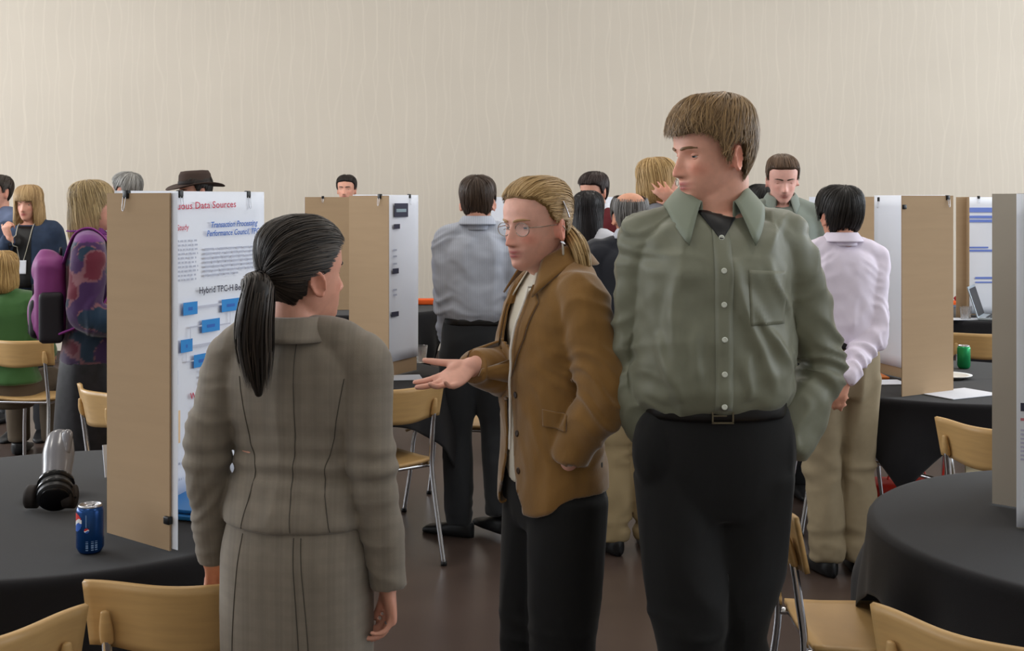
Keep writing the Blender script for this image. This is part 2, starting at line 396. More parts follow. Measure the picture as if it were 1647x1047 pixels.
        bl = blush * np.clip(g(.040, .083, .018, .018) + .8 * g(0, .078, .014, .014) + .25 * g(0, .012, .02, .015) + .9 * ((np.abs(x) > .070) & (z > .06) & (z < .14) & (np.abs(y + .01) < .03)), 0, 1)[:, None]
        C = C * (1 - bl) + C * red * bl
        lp = np.clip(1.2 * (g(0, .0510, .022, .0042) + g(0, .0400, .020, .0046)), 0, 1)[:, None]
        C = C * (1 - lp) + A([s2l(c) for c in lips]) * lp
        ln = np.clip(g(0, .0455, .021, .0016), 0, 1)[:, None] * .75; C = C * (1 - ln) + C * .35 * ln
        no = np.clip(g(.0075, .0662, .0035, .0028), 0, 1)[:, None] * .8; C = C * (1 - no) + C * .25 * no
        p.bodyo = p.add('body', (V, Q), M['skin'], col=C)
        if eyes:
            for s in (-1, 1):
                c = A([s * .031, float(front_y(p.T, .031, .1135)) - .0098 + .0018, .1135])
                Ve, Fe = ellips((0, 0, 0), (.0122,) * 3, n=24, m=18)
                gz = nrm(Rz(gaze[0]) @ Rx(gaze[1]) @ A([0, 1, 0])); dt = (Ve / .0122) @ gz
                Ce = np.where((dt > .955)[:, None], A([.008, .008, .008]), np.where((dt > .87)[:, None], A([s2l(k) for k in iris]), A([.62, .58, .55])))
                p.add('eye', (p.Hd(Ve + c), Fe), M['eye'], col=Ce)
                for lo, hi, nm in ((8 - lidlow, 95, 'eyelid'), (-95, -16, 'eyelid')):
                    el = np.radians(np.linspace(lo, hi, 8)); azs = np.radians(np.linspace(-100, 100, 16))
                    G = np.zeros((8, 16, 3))
                    for i, e in enumerate(el):
                        sq = (1 - .6 * (np.abs(azs) / 1.75) ** 2) if abs(lo) < 40 and i == 0 else (1 - .6 * (np.abs(azs) / 1.75) ** 2) if (hi == -16 and i == 7) else 1
                        ee = e * sq if np.ndim(sq) else np.full(16, e)
                        G[i] = np.stack([np.sin(azs) * np.cos(ee), np.cos(azs) * np.cos(ee), np.sin(ee)], 1) * .0137
                    Vl, Fl = sheet(G, .0012); p.add(nm, (p.Hd(Vl + c), Fl), M['skin'], col=np.tile(p.skin * A([.92, .84, .82]), (len(Vl), 1)))
        if brow is not None:
            for s in (-1, 1):
                xs = np.linspace(.011, .050, 9); zs = .1312 + .0038 * np.sin((xs - .011) / .039 * 2.7)
                ys = front_y(p.T, xs, zs) + .0005
                Vb, Fb = tube(np.stack([s * xs, ys, zs], 1), A([[.0025, .0012], [.0034, .0016], [.0030, .0014], [.0015, .0008]])[[0, 1, 1, 1, 2, 2, 2, 3, 3]], up=(0, 1, 0), n=8, seg=14)
                p.add('eyebrow', (p.Hd(Vb), Fb), M['hair'], col=np.tile(A([s2l(c) for c in brow]), (len(Vb), 1)))

    # ---------------- hair
    def hair(p, col, thick=(.014, .010, .014, .010), azl=(0, 45, 66, 76, 83, 88, 115, 122, 140, 180), zl=(.188, .178, .155, .105, .102, .138, .138, .055, .03, .018), pole=(0, -.45, 1), rows=None,
             nstr=900, wid=.003, length=70, over=.0, seed=1, bald=None, wave=.006, lift=.004, hi=None, name='hair', res=(96, 60), tips=.3, bump=.003):
        rng = np.random.default_rng(seed); T = p.T.copy(); tt, tf, tb, ts = thick
        V_ = T.copy(); V_[:, 1] += ts; V_[:, 2] += tf; V_[:, 3] += tb; V_[:, 0] += tt * sstep(T[:, 0], .10, .226); V_[-1, 1:] += .006
        if rows is not None: V_ = np.concatenate([A(rows), V_[V_[:, 0] > rows[-1][0] + .005]])
        C0 = A([0, -.008, .125])
        def inside(Pt, tb_):
            z = np.clip(Pt[:, 2], tb_[0, 0], tb_[-1, 0]); hw, f, b = [np.interp(z, tb_[:, 0], tb_[:, k]) for k in (1, 2, 3)]
            y = Pt[:, 1]; yy = np.where(y > 0, y / np.maximum(f, .004), -y / np.maximum(b, .004))
            return ((np.abs(Pt[:, 0]) / hw) ** HE + np.abs(yy) ** HE < 1) & (Pt[:, 2] > tb_[0, 0]) & (Pt[:, 2] < tb_[-1, 0])
        def dens(tb_):
            z = np.linspace(tb_[0, 0], tb_[-1, 0], 90); return np.stack([z] + [pchip(tb_[:, 0], tb_[:, k], z) for k in (1, 2, 3)], 1)
        Th, Tv = dens(T), dens(V_)
        def rad(D, tb_):
            lo = np.zeros(len(D)); hi_ = np.full(len(D), .6)
            for _ in range(16):
                m = .5 * (lo + hi_); i = inside(C0 + D * m[:, None], tb_); lo = np.where(i, m, lo); hi_ = np.where(i, hi_, m)
            return lo
        def surf(D):
            rv = rad(D, Tv); rh = rad(D, Th); Pv = C0 + D * rv[:, None]
            az = np.degrees(np.abs(np.arctan2(Pv[:, 0], Pv[:, 1])))
            m = (Pv[:, 2] - np.interp(az, azl, zl)) / .011
            if bald is not None:
                ax, ang = nrm(bald[0]), bald[1]; m = np.minimum(m, (np.degrees(np.arccos(np.clip(D @ ax, -1, 1))) - ang) / 5)
            mm = sstep(m, -.5, .8); return rv, rh, m, mm
        el = np.linspace(-np.pi / 2 + .03, np.pi / 2 - .03, res[1]); az = np.linspace(0, 2 * np.pi, res[0], endpoint=False)
        Dg = np.stack([np.cos(el)[:, None] * np.cos(az), np.cos(el)[:, None] * np.sin(az), np.sin(el)[:, None] + 0 * az], -1).reshape(-1, 3)
        rv, rh, m, mm = surf(Dg)
        pl = nrm(pole); e1 = nrm(np.cross(pl, [1, 0, .01])); e2 = np.cross(pl, e1)
        ph = np.arctan2(Dg @ e2, Dg @ e1)
        clump = vnoise(np.stack([np.cos(ph) * 9, np.sin(ph) * 9, (Dg @ pl) * 1.5], 1), seed)
        r = (rh - .010) * (1 - mm) + (rv + bump * clump - .002) * mm
        V, Fq = closed_rings((C0 + Dg * r[:, None]).reshape(res[1], res[0], 3))
        base = A([s2l(c) for c in col]); hi3 = A([s2l(c) for c in (hi or [min(255, c * 1.25) for c in col])])
        cc = np.concatenate([.5 + .5 * clump, [.5, .5]])[:, None]; shell = p.add(name, (p.Hd(V), Fq), M['hair'], col=base * (.85 - .15 * cc) + .0)
        if nstr:
            K = 9 if p.vox < .005 else 7; thg = np.radians(np.linspace(2, 178, 40)); phs = rng.uniform(0, 2 * np.pi, nstr)
            def dirs(th, ph_): return np.cos(th)[..., None] * pl + np.sin(th)[..., None] * (np.cos(ph_)[..., None] * e1 + np.sin(ph_)[..., None] * e2)
            DD = dirs(np.tile(thg, (nstr, 1)), np.tile(phs[:, None], (1, 40))).reshape(-1, 3); _, _, mg, _ = surf(DD); mg = (mg > 0).reshape(nstr, 40)
            if over >= 0:
                first = np.where(mg.any(1), np.argmax(mg, 1), -1); mg2 = mg.copy()
                end = np.array([thg[np.max(np.nonzero(r_)[0])] if r_.any() else 0 for r_ in mg2])
            st = rng.uniform(0, 1, nstr) ** .8 * np.maximum(end - .15, 0); ln_ = np.radians(length) * rng.uniform(.6, 1.2, nstr); en = np.minimum(st + ln_, end + over * rng.uniform(.2, 1, nstr))
            ok = (end > .2) & (en > st + .05); st, en, phk = st[ok], en[ok], phs[ok]; n = ok.sum()
            u = np.linspace(0, 1, K); th = st[:, None] + (en - st)[:, None] * u
            phw = phk[:, None] + wave * 8 * np.sin(u * rng.uniform(2, 5, (n, 1)) + rng.uniform(0, 6, (n, 1))) * rng.uniform(.2, 1, (n, 1))
            D3 = dirs(th, phw); rv, rh, m, mm = surf(D3.reshape(-1, 3)); rv = rv.reshape(n, K)
            ins = (m.reshape(n, K) > -.6) | (u[None] > .72)
            lf = rng.uniform(-.002, lift, (n, 1)) + tips * .012 * np.maximum(u - .6, 0) * rng.uniform(0, 1, (n, 1))
            Pp = C0 + D3 * (rv + lf)[..., None]
            tn = np.gradient(Pp, axis=1); tn /= np.linalg.norm(tn, axis=2)[..., None] + 1e-9
            sd = np.cross(tn, D3); sd /= np.linalg.norm(sd, axis=2)[..., None] + 1e-9
            w = wid * rng.uniform(.5, 1.3, (n, 1)) * np.sin(np.clip(u * .94 + .06, 0, 1) * np.pi) ** .5 * np.where(u > .75, (1 - u) / .25 * .8 + .2, 1)
            G = np.stack([Pp - sd * w[..., None] / 2, Pp + D3 * w[..., None] * .25, Pp + sd * w[..., None] / 2], 2)      # n,K,3,3
            Vs = G.reshape(-1, 3); okq = ins
            b0 = (np.arange(n)[:, None] * K + np.arange(K - 1)[None]) * 3; okk = okq[:, :-1] & okq[:, 1:]
            qs = []
            for j in (0, 1): qs.append(np.stack([b0 + j, b0 + j + 1, b0 + j + 4, b0 + j + 3], -1)[okk])
            mixv = rng.uniform(0, 1, n) ** 1.6; colr = base * (1 - mixv[:, None]) * .95 + hi3 * mixv[:, None]
            p.add('hair_strands', (p.Hd(Vs), np.concatenate(qs)), M['hair'], col=np.repeat(colr, K * 3, 0), parent=shell)['kind'] = 'stuff'
        return shell
    def tail(p, path, radii, col, n=500, wid=.003, seed=3, hi=None, name='ponytail'):
        rng = np.random.default_rng(seed); base = A([s2l(c) for c in col]); hi3 = A([s2l(c) for c in (hi or [min(255, c * 1.25) for c in col])])
        V, Fq = tube(path, A(radii) * A([.9] * (len(radii) - 1) + [.4]), n=20, seg=40); o = p.add(name, (V, Fq), M['hair'], col=np.tile(base * .85, (len(V), 1)))
        K = 14; P = catm(path, K); Rr = catm(radii, K)[:, 0]; T = np.gradient(P, axis=0); T /= np.linalg.norm(T, axis=1)[:, None]
        u = A([1., 0, .1]); fr = []
        for t in T: u = nrm(u - t * np.dot(u, t)); fr.append((u, np.cross(t, u)))
        Vs, qs, cs = [], [], []
        for i in range(n):
            a = rng.uniform(0, 6.283); rr = rng.uniform(.72, 1.16); w0 = wid * rng.uniform(.5, 1.3); e = rng.uniform(.62, 1.0); a2 = rng.normal(0, .3)
            k0 = len(Vs) * 0 + i * K * 2; c = base + (hi3 - base) * rng.uniform(0, 1) ** 1.6
            for j in range(K):
                uu = j / (K - 1) * e; jf = uu * (K - 1); j0 = min(int(jf), K - 2); f_ = jf - j0
                ctr = P[j0] * (1 - f_) + P[j0 + 1] * f_; r_ = (Rr[j0] * (1 - f_) + Rr[j0 + 1] * f_) * rr; an = a + a2 * uu
                o1, o2 = fr[j0]; dr = math.cos(an) * o1 + math.sin(an) * o2; sd = -math.sin(an) * o1 + math.cos(an) * o2
                w = w0 * (1 if uu < .8 else max(.1, (1 - uu) / .2)); c0 = ctr + dr * r_
                Vs += [c0 - sd * w / 2, c0 + sd * w / 2]; cs += [c, c]
            for j in range(K - 1): b = k0 + 2 * j; qs.append((b, b + 1, b + 3, b + 2))
        p.add('hair_strands', (A(Vs), qs), M['hair'], col=A(cs), parent=o)['kind'] = 'stuff'
        return o

    # ---------------- clothes
    def top(p, mat, tab=None, name='shirt', sl=(.058, .058, .053, .050, .042), cut=1.0, wr=1.0, parts_extra=(), col=None, seed=0, shr=(.050, .052, .046), sleeve_tip=.0, keepbvh=True, fold=(9, 9, 2.2), it=4, wfn=None, e=2.35, zfn=None, midz=0.0):
        S = p.S; T = tab or TOP_BASE; parts = [loft(T, 34, 48, fn=p.W, e=e)]
        parts.append(tube(p.W([(-p.sh, -.010, 1.405), (-.09, -.016, 1.440 + midz * .6), (0, -.024, 1.448 + midz), (.09, -.016, 1.440 + midz * .6), (p.sh, -.010, 1.405)]), A([shr[0], shr[1], shr[2], shr[1], shr[0]]) * S, seg=28, n=22))
        for k in ('L', 'R'):
            s_, e_, w_ = p.arms[k]; w2 = w_ + nrm(w_ - e_) * sleeve_tip; s0 = p.W(((-1 if k == 'L' else 1) * p.sh * .6, -.012, 1.40))
            if cut < 1: w2 = e_ + (w2 - e_) * max(cut * 2 - 1, .02)
            parts.append(tube([s0, s_, .5 * (s_ + e_), e_, .5 * (e_ + w2), w2], A([sl[0] * .9, sl[0], sl[1], sl[2], sl[3], sl[4]]) * S, seg=36, n=24, rnd=False))
        parts += list(parts_extra)
        V, Q = remesh(parts, p.cvox, it); N = normals(V, Q); l = p.L(V)
        d = wr * .0048 * ridged(l * A(fold) + seed * 7.3, seed) + wr * .0018 * vnoise(l * 28, seed + 3)
        for k in ('L', 'R'):
            s_, e_, w_ = p.arms[k]
            for c, rr, am in ((e_, .13, .0085), (.35 * e_ + .65 * w_, .12, .006), (s_, .12, .004)):
                w = np.exp(-(np.linalg.norm(V - c, axis=1) / (rr * S)) ** 2)
                ax = nrm(w_ - e_) if c is not s_ else nrm(e_ - s_); t = (V - c) @ ax
                q = np.stack([t * 26 + 2.2 * vnoise(V * 7, 5 + seed), (V @ A([5., 1, 0])), (V @ A([0, 5., 1]))], 1)
                d = d + wr * am * w * ridged(q, seed + 11)
        if wfn is not None: d = d + wfn(l)
        V = V + N * d[:, None]; V = lap(V, Q, 1)
        if zfn is not None: l = p.L(V); l[:, 2] += zfn(l); V = p.W(l)
        o = p.add(name, (V, Q), mat, col=(col(p.L(V)) if col else None))
        p.topbvh = BVHTree.FromPolygons(V.tolist(), Q.tolist()); p.topVQ = (V, Q); p.topo = o
        return o
    def bottom(p, mat, name='trousers', waist=1.06, hem=.06, r=(.098, .090, .074, .072, .066), knees=None, ankles=None, hipw=1.0, seed=0, wr=1.0, hips=None, tabf=None, extra=()):
        S = p.S
        T = tabf or [(.78, .150, .095, .105), (.84, .168, .108, .122), (.92, .172, .112, .125), (1.0, .163, .108, .112), (waist, .153, .106, .103)]
        T = [(z, a * hipw, b, c) for z, a, b, c in T]; parts = [loft(T, 24, 44, fn=p.W)]
        for i, s in enumerate((-1, 1)):
            hp = (s * .086 * hipw, -.004, .88) if hips is None else hips[i]
            kn = (s * .088, .010, .48) if knees is None else knees[i]; an = (s * .092, -.02, hem) if ankles is None else ankles[i]
            hp, kn, an = A(hp), A(kn), A(an)
            parts.append(tube(p.W([hp, hp * .5 + kn * .5, kn, kn * .5 + an * .5 + A([0, -.012, 0]), an]), A(r) * S, seg=32, n=24, rnd=False))
        parts += [ellips(p.W(c), A(r_) * S) for c, r_ in extra]
        V, Q = remesh(parts, p.cvox * 1.3, 3); N = normals(V, Q); l = p.L(V)
        d = wr * .0045 * ridged(l * A([9, 9, 2.6]) + seed, seed) + wr * .0055 * np.exp(-((l[:, 2] - .48) / .10) ** 2) * ridged(l * A([5, 5, 20]), seed + 2) + wr * .007 * np.exp(-((l[:, 2] - .13) / .10) ** 2) * ridged(l * A([6, 6, 22]), seed + 4)
        V = lap(V + N * d[:, None], Q, 1); o = p.add(name, (V, Q), mat)
        p.botbvh = BVHTree.FromPolygons(V.tolist(), Q.tolist()); return o
    def shoes(p, mat, pos=None, yaws=(8, -8), L=.275, h=.07):
        for i, s in enumerate((-1, 1)):
            c = A((s * .092, -.02, 0) if pos is None else pos[i]); nz = 22; y = np.linspace(-.075, L - .075, nz); R = np.zeros((nz, 24, 3))
            for j, yy in enumerate(y):
                t = (yy + .075) / L; w = .036 + .014 * math.sin(min(1, t * 1.25) * math.pi * .8); w *= min(1, math.sqrt(max(0, 1 - ((t - .5) / .505) ** 6)) + .05); hh = np.interp(t, [0, .2, .38, .6, .9, 1], [h, h * 1.15, h * 1.05, h * .72, h * .5, h * .25])
                a = np.linspace(0, 2 * np.pi, 24, endpoint=False); R[j, :, 0] = np.sign(np.cos(a)) * np.abs(np.cos(a)) ** .7 * w; R[j, :, 1] = yy; R[j, :, 2] = hh / 2 + np.sign(np.sin(a)) * np.abs(np.sin(a)) ** .6 * hh / 2
            V, Fq = closed_rings(R); V = V @ Rz(yaws[i]).T + c; Vw = p.W(V); Vw[:, 2] += .002; o = p.add('shoe', (Vw, Fq), mat)
    def cast(p, lp, dirl, bvh=None):                     # project a local point along a local direction onto a garment
        o = p.W(lp); d = nrm(p.dirw(dirl)); h = (bvh or p.topbvh).ray_cast(Vector(o - d * .6), Vector(d))
        if h[0] is None: return None, None
        return A(h[0]), A(h[1])
    def patch(p, name, quad, dirl, mat, off=.004, th=.004, n=10, bvh=None, parent=None, m=None):    # quad: 4 local corners, bilinear, shrink-wrapped
        a, b, c, d = [A(q) for q in quad]; m = m or n; G = np.zeros((m, n, 3)); dw = nrm(p.dirw(dirl))
        for i in range(m):
            for j in range(n):
                u, v = j / (n - 1), i / (m - 1); q = (a * (1 - u) + b * u) * (1 - v) + (d * (1 - u) + c * u) * v
                h, nn = p.cast(q, dirl, bvh); G[i, j] = (h if h is not None else (G[i, j - 1] if j else (G[i - 1, j] if i else p.W(q)))) - dw * off
        du = np.gradient(G, axis=1)[0, 0]; dv = np.gradient(G, axis=0)[0, 0]
        if np.dot(np.cross(du, dv), dw) > 0: G = G[:, ::-1]
        return p.add(name, sheet(G, th), mat, parent=parent)
    def seam(p, name, pts, dirl, mat, r=.0015, bvh=None, off=.0003, n=24, parent=None):
        P = catm(pts, n); out = []
        for q in P:
            h, nn = p.cast(q, dirl, bvh)
            if h is not None: out.append(h + nn * off if np.dot(nn, p.dirw(dirl)) < 0 else h - nn * off)
        if len(out) > 3: return p.add(name, tube(out, np.full(len(out), r), n=6, seg=len(out), cat=False), mat, parent=parent)
    def collar(p, mat, name='collar', r0=(.066, .072), z0=1.475, z1=1.528, leaf=.028, drop=.040, point=.045, gap=26, zf=-.020, n=48, out=.028, cy=-.016, th=.003, parent=None):
        ph = np.radians(np.linspace(gap - 0, 360 - gap, n)); G = np.zeros((5, n, 3))     # angle from the front, going round the back
        for j, a in enumerate(ph):
            x, y = math.sin(a), math.cos(a); fr = max(0, y); k = max(0, 1 - abs(math.sin(a / 2)) * 1.25)
            e = min(1., (j / 7.)) if j < n / 2 else min(1., (n - 1 - j) / 7.); pt = (1 - e) ** 1.5
            zz = zf * (fr ** 1.2)
            def q(rr, z): return (x * (r0[0] + rr), cy + y * (r0[1] + rr), z + zz)
            G[0, j] = q(.004, z0); G[1, j] = q(-.001, (z0 + z1) / 2); G[2, j] = q(0, z1); G[3, j] = q(out * .45, z1 - .006 - .2 * drop); G[4, j] = q(out + .55 * point * pt, z1 - drop - point * pt)
        R_ = np.zeros((13, n, 3))
        for j in range(n): R_[:, j] = catm(G[:, j], 13)
        return p.add(name, sheet(p.W(R_.reshape(-1, 3)).reshape(R_.shape), th * p.S), mat, parent=parent)

TOP_BASE = [(1.0, .158, .112, .102), (1.06, .160, .114, .102), (1.16, .168, .118, .108), (1.26, .180, .123, .116), (1.34, .184, .120, .118), (1.40, .172, .104, .108), (1.445, .135, .080, .092), (1.475, .090, .062, .075)]
def scale_tab(T, hw=1, f=1, b=1, f_low=None): return [(z, a * hw, c * f, d * b) for z, a, c, d in T]

# ------------------------------------------------------------------ the room
def struct(name, VF, mat, smooth=False, parent=None, loc=None):
    o = put(name, mesh(name, VF[0], VF[1], mat, smooth), parent, loc)
    if parent is None: o['kind'] = 'structure'
    return o
struct('floor', boxm((0, (ROOM_Y0 + ROOM_Y1) / 2, -.06), (2 * ROOM_X + .4, ROOM_Y1 - ROOM_Y0 + .4, .12)), M['floor'])
struct('wall_back', boxm((0, ROOM_Y1 + .1, ROOM_Z / 2), (2 * ROOM_X + .4, .2, ROOM_Z)), M['wall'])
struct('wall_front', boxm((0, ROOM_Y0 - .1, ROOM_Z / 2), (2 * ROOM_X + .4, .2, ROOM_Z)), M['white'])
struct('ceiling', boxm((0, (ROOM_Y0 + ROOM_Y1) / 2, ROOM_Z + .06), (2 * ROOM_X + .4, ROOM_Y1 - ROOM_Y0 + .4, .12)), M['ceiling'])
struct('baseboard_back', boxm((0, ROOM_Y1 - .008, .06), (2 * ROOM_X, .016, .12), bev=.003), plain('dark_trim', rgb(70, 60, 54)))
wn = 0
for sx, nm in ((-1, 'wall_left'), (1, 'wall_right')):
    x = sx * (ROOM_X + .1); ym = (ROOM_Y0 + ROOM_Y1) / 2; yl = ROOM_Y1 - ROOM_Y0
    ps = [boxm((x, ym, .725), (.2, yl, 1.45)), boxm((x, ym, (ROOM_Z + 4.05) / 2), (.2, yl, ROOM_Z - 4.05))]
    ed = [ROOM_Y0] + sum([[y - 1.4, y + 1.4] for y in WIN_Y], []) + [ROOM_Y1]
    for i in range(0, len(ed), 2): ps.append(boxm((x, (ed[i] + ed[i + 1]) / 2, 2.75), (.2, ed[i + 1] - ed[i], 2.6)))
    struct(nm, join(ps), M['white'])
    for y in WIN_Y:
        wn += 1; fr = []
        for dy in (-1.37, 0, 1.37): fr.append(boxm((x, y + dy, 2.75), (.06, .06, 2.6)))
        for dz in (1.48, 2.75, 4.02): fr.append(boxm((x, y, dz), (.06, 2.8, .06)))
        w = struct('window_%d' % wn, join(fr), plain('window_frame', rgb(70, 72, 75)))
        for dy in (-.685, .685):
            for dz in (2.115, 3.385): put('pane', mesh('pane', *boxm((x, y + dy, dz), (.008, 1.31, 1.21)), M['clear'], False), w)
lamp_i = 0  # fixtures made up to carry the added ceiling lights, out of view
for x in (-5.2, -1.8, 1.8, 5.2):
    for y in (-1.5, 2.5, 6.0, 9.5):
        lamp_i += 1
        t = thing('added_ceiling_lamp', 'added white ceiling panel lamp, %s of the row %s' % ({-5.2: 'far left one', -1.8: 'inner left one', 1.8: 'inner right one', 5.2: 'far right one'}[x], {-1.5: 'behind the camera', 2.5: 'above the foreground', 6.0: 'above the middle tables', 9.5: 'nearest the back wall'}[y]), 'lamp', (x, y, ROOM_Z - .06), group='added ceiling panel lamps')
        put('added_lamp_frame', mesh('added_lamp_frame', *join([boxm((0, s * .60, .03), (.66, .04, .06)) for s in (-1, 1)] + [boxm((s * .31, 0, .03), (.04, 1.2, .06)) for s in (-1, 1)]), M['white'], False), t)
        put('diffuser', mesh('diffuser', *boxm((0, 0, .045), (.58, 1.16, .02)), M['lamp'], False), t)

# ------------------------------------------------------------------ chairs
def chair_meshes():
    out = []
    n, m = 15, 13
    G = np.zeros((m, n, 3))                                    # seat: saddle with a rolled front edge
    for i in range(m):
        for j in range(n):
            u = j / (n - 1) * 2 - 1; v = i / (m - 1); y = -.20 + .41 * v; wd = .195 + .015 * v
            z = .452 + .012 * u * u * (1 - .5 * v) - .004 + (-.030 * max(0, (v - .80) / .20) ** 2) + .010 * max(0, .25 - v) * 4 * .5
            G[i, j] = (wd * u * (1 - .06 * max(0, v - .9) * 10 * abs(u)), y, z)
    out.append(('seat', sheet(G, .013), M['wood']))
    n, m = 25, 9; G = np.zeros((m, n, 3))                      # backrest: ply panel, concave towards the sitter
    for i in range(m):
        for j in range(n):
            u = j / (n - 1) * 2 - 1; v = i / (m - 1)
            hb = .5 + .5 * math.cos(math.pi * u); z0 = .658 - .012 * hb; z1 = .802 - .006 * (1 - hb) * 0
            w = .215 - .006 * (1 - v)
            y = -.230 - .048 * (.5 + .5 * math.cos(math.pi * u)) - .030 * (v - .5)
            G[i, j] = (w * u, y, z0 + (z1 - z0) * v)
    Vb, Fb = sheet(G[:, ::-1], .013)
    out.append(('backrest', (Vb, Fb), M['wood']))
    for s in (-1, 1):
        out.append(('socket', tube([(s * .165, -.258 + .01, .672), (s * .165, -.262 + .006, .70), (s * .165, -.268 + .006, .735)], [(.015, .012), (.015, .012), (.010, .006)], n=12, seg=10, up=(0, 1, 0)), M['wood']))
        out.append(('rear_leg', tube([(s * .195, -.285, .008), (s * .182, -.245, .25), (s * .172, -.222, .44), (s * .167, -.236, .58), (s * .165, -.25, .675)], [.011] * 5, n=12, seg=26), M['chrome']))
        out.append(('front_leg', tube([(s * .20, .215, .008), (s * .185, .185, .22), (s * .172, .165, .405), (s * .168, .12, .432), (s * .168, -.05, .434), (s * .171, -.215, .436)], [.011] * 6, n=12, seg=34), M['chrome']))
        for y in (-.285, .215): out.append(('foot_cap', lathe([(.010, 0), (.014, .001), (.014, .018), (.010, .02)], 12, (s * (.195 if y < 0 else .20), y, 0)), M['black']))
    out.append(('crossbar', tube([(-.171, -.19, .432), (.171, -.19, .432)], [.009, .009], n=10, seg=4), M['chrome']))
    out.append(('crossbar', tube([(-.168, .13, .428), (.168, .13, .428)], [.009, .009], n=10, seg=4), M['chrome']))
    return [(nm, mesh(nm, V, Fq, mt)) for nm, (V, Fq), mt in out]
CH = chair_meshes()
def chair(x, y, yaw, label):
    t = thing('chair', label, 'chair', (x, y, 0), math.radians(yaw), 'bent plywood chairs on chrome legs')
    for nm, me in CH: put(nm, me, t)
    return t
chair(-1.19, 2.51, 50, 'light plywood chair cut off by the bottom left corner of the photo')
chair(-.705, 2.92, 0, 'plywood chair whose backrest the hand of the woman in grey suit rests on')
chair(1.06, 2.53, -48, 'plywood chair with curved backrest at the bottom right corner of the photo')
chair(.985, 3.40, -91, 'plywood chair with pale seat beside the right leg of the tall man')
chair(-.63, 5.60, 38, 'plywood chair pushed up to middle table, under the outstretched hand')
chair(-.30, 6.58, 75, 'plywood chair half hidden behind the man in light blue shirt')
chair(-2.84, 7.46, -6, 'plywood chair in which the person in the green sweater sits')
chair(-1.60, 5.52, -52, 'plywood chair partly hidden by the left edge of the nearest board')
chair(1.92, 4.62, -60, 'brown plywood chair between the two right tables, next to grey board')
chair(2.93, 7.82, -12, 'far plywood chair near the laptop table at right')
chair(-1.20, 8.58, 4, 'far plywood chair seen just behind the ear of woman in grey suit')
chair(1.68, 6.16, -92, 'plywood chair under the right table behind the khaki trousers')

# ------------------------------------------------------------------ tables and cloths
def table(x, y, label, rot=0.0, R=.76, legs=True):
    t = thing('round_table', label, 'table', (x, y, 0), math.radians(rot), 'round folding tables')
    put('tabletop', mesh('tabletop', *lathe([(R - .01, .715), (R, .72), (R, .738), (R - .01, .743)], 48), plain('table_laminate', rgb(120, 100, 80))), t)
    for sx in (-1, 1):
        for sy in (-1, 1): put('leg', mesh('leg', *tube([(sx * .30, sy * .36, .004), (sx * .28, sy * .30, .40), (sx * .26, sy * .22, .72)], [.014] * 3, n=12, seg=10, rnd=False), M['chrome']), t)
        put('crossbar', mesh('crossbar', *tube([(sx * .285, -.31, .33), (sx * .285, .31, .33)], [.010] * 2, n=10, seg=4), M['chrome']), t)
def cloth(x, y, label, rot=0.0, R=.765, L=.95, seed=0, rip=.018):
    n, m = 180, 26; a = np.linspace(0, 2 * np.pi, n, endpoint=False); rng = np.random.default_rng(seed)
    c = a - math.radians(rot); rc = L / (np.maximum(np.abs(np.cos(c)), np.abs(np.sin(c))) ** .999)
    rc = np.minimum(rc, R + .66); hang = rc - R
    corner = np.abs(np.sin(2 * c)) ** 6
    rows = []
    for rr in np.linspace(.02, .96, 7): rows.append(np.stack([R * rr * np.cos(a), R * rr * np.sin(a), np.full(n, .7465)], 1))
    ph = rng.uniform(0, 6.28, 4)
    for i in range(m - 7):
        v = i / (m - 8); s = v * (hang + .03)                           # arc length past 0.96 R
        b = np.clip(s / .05, 0, 1) * np.pi / 2
        ro = R * .975 + .022 * np.sin(b); dz = .020 * (1 - np.cos(b)) + np.maximum(s - .05, 0)
        w = sstep(np.maximum(s - .03, 0), 0, .30)
        rp = rip * w * (np.sin(9 * c + ph[0]) + .7 * np.sin(14 * c + ph[1]) + .5 * np.sin(23 * c + ph[2])) + .05 * w * corner * np.abs(np.sin(c * 2)) + .02 * w
        ro = ro + rp; rows.append(np.stack([ro * np.cos(a), ro * np.sin(a), .7465 - dz], 1))
    G = A(rows); G = np.concatenate([G, G[:, :1]], 1)
    V, Fq = sheet(G, -.0025) if False else sheet(G[:, ::-1], .0022)
    o = put('tablecloth', mesh('tablecloth', V, Fq, M['black_cloth']), None, (x, y, 0)); return tag(o, label, 'tablecloth', 'black tablecloths')
for (x, y, rot, L, lt, lc) in [
    (-1.30, 3.59, 10, .97, 'round table at left carrying the blue soda can', 'black cloth on the left table, under the blue soda can'),
    (1.735, 3.28, 8, .93, 'round table at the right edge carrying the grey-backed board', 'black cloth on the right foreground table, under the grey-backed board'),
    (-1.06, 6.12, 35, .90, 'round table in the middle behind the woman in grey suit', 'black cloth on the middle table, under the board with dark squares'),
    (2.12, 6.03, 13, .815, 'round table at right behind the lavender shirt, chrome legs showing', 'black cloth whose corner hangs in a point above the red bag'),
    (-1.28, 10.10, 0, .93, 'far round table along the back wall, left of the blue shirt', 'black cloth on far table left of the blue shirt'),
    (.36, 9.90, 10, .93, 'far round table along the back wall, behind the dark red sweater', 'black cloth on far table behind the dark red sweater'),
    (3.62, 9.60, 15, .97, 'far round table at right carrying the laptop', 'black cloth on the far right table, under the laptop'),
    (2.05, 8.60, 40, .97, 'far round table hidden behind the person in lavender shirt', 'black cloth on far table behind the lavender shirt')]:
    table(x, y, lt, rot + 12); cloth(x, y, lc, rot, L=L, seed=int(x * 10) & 63)
TZ = .749                                          # cloth surface height

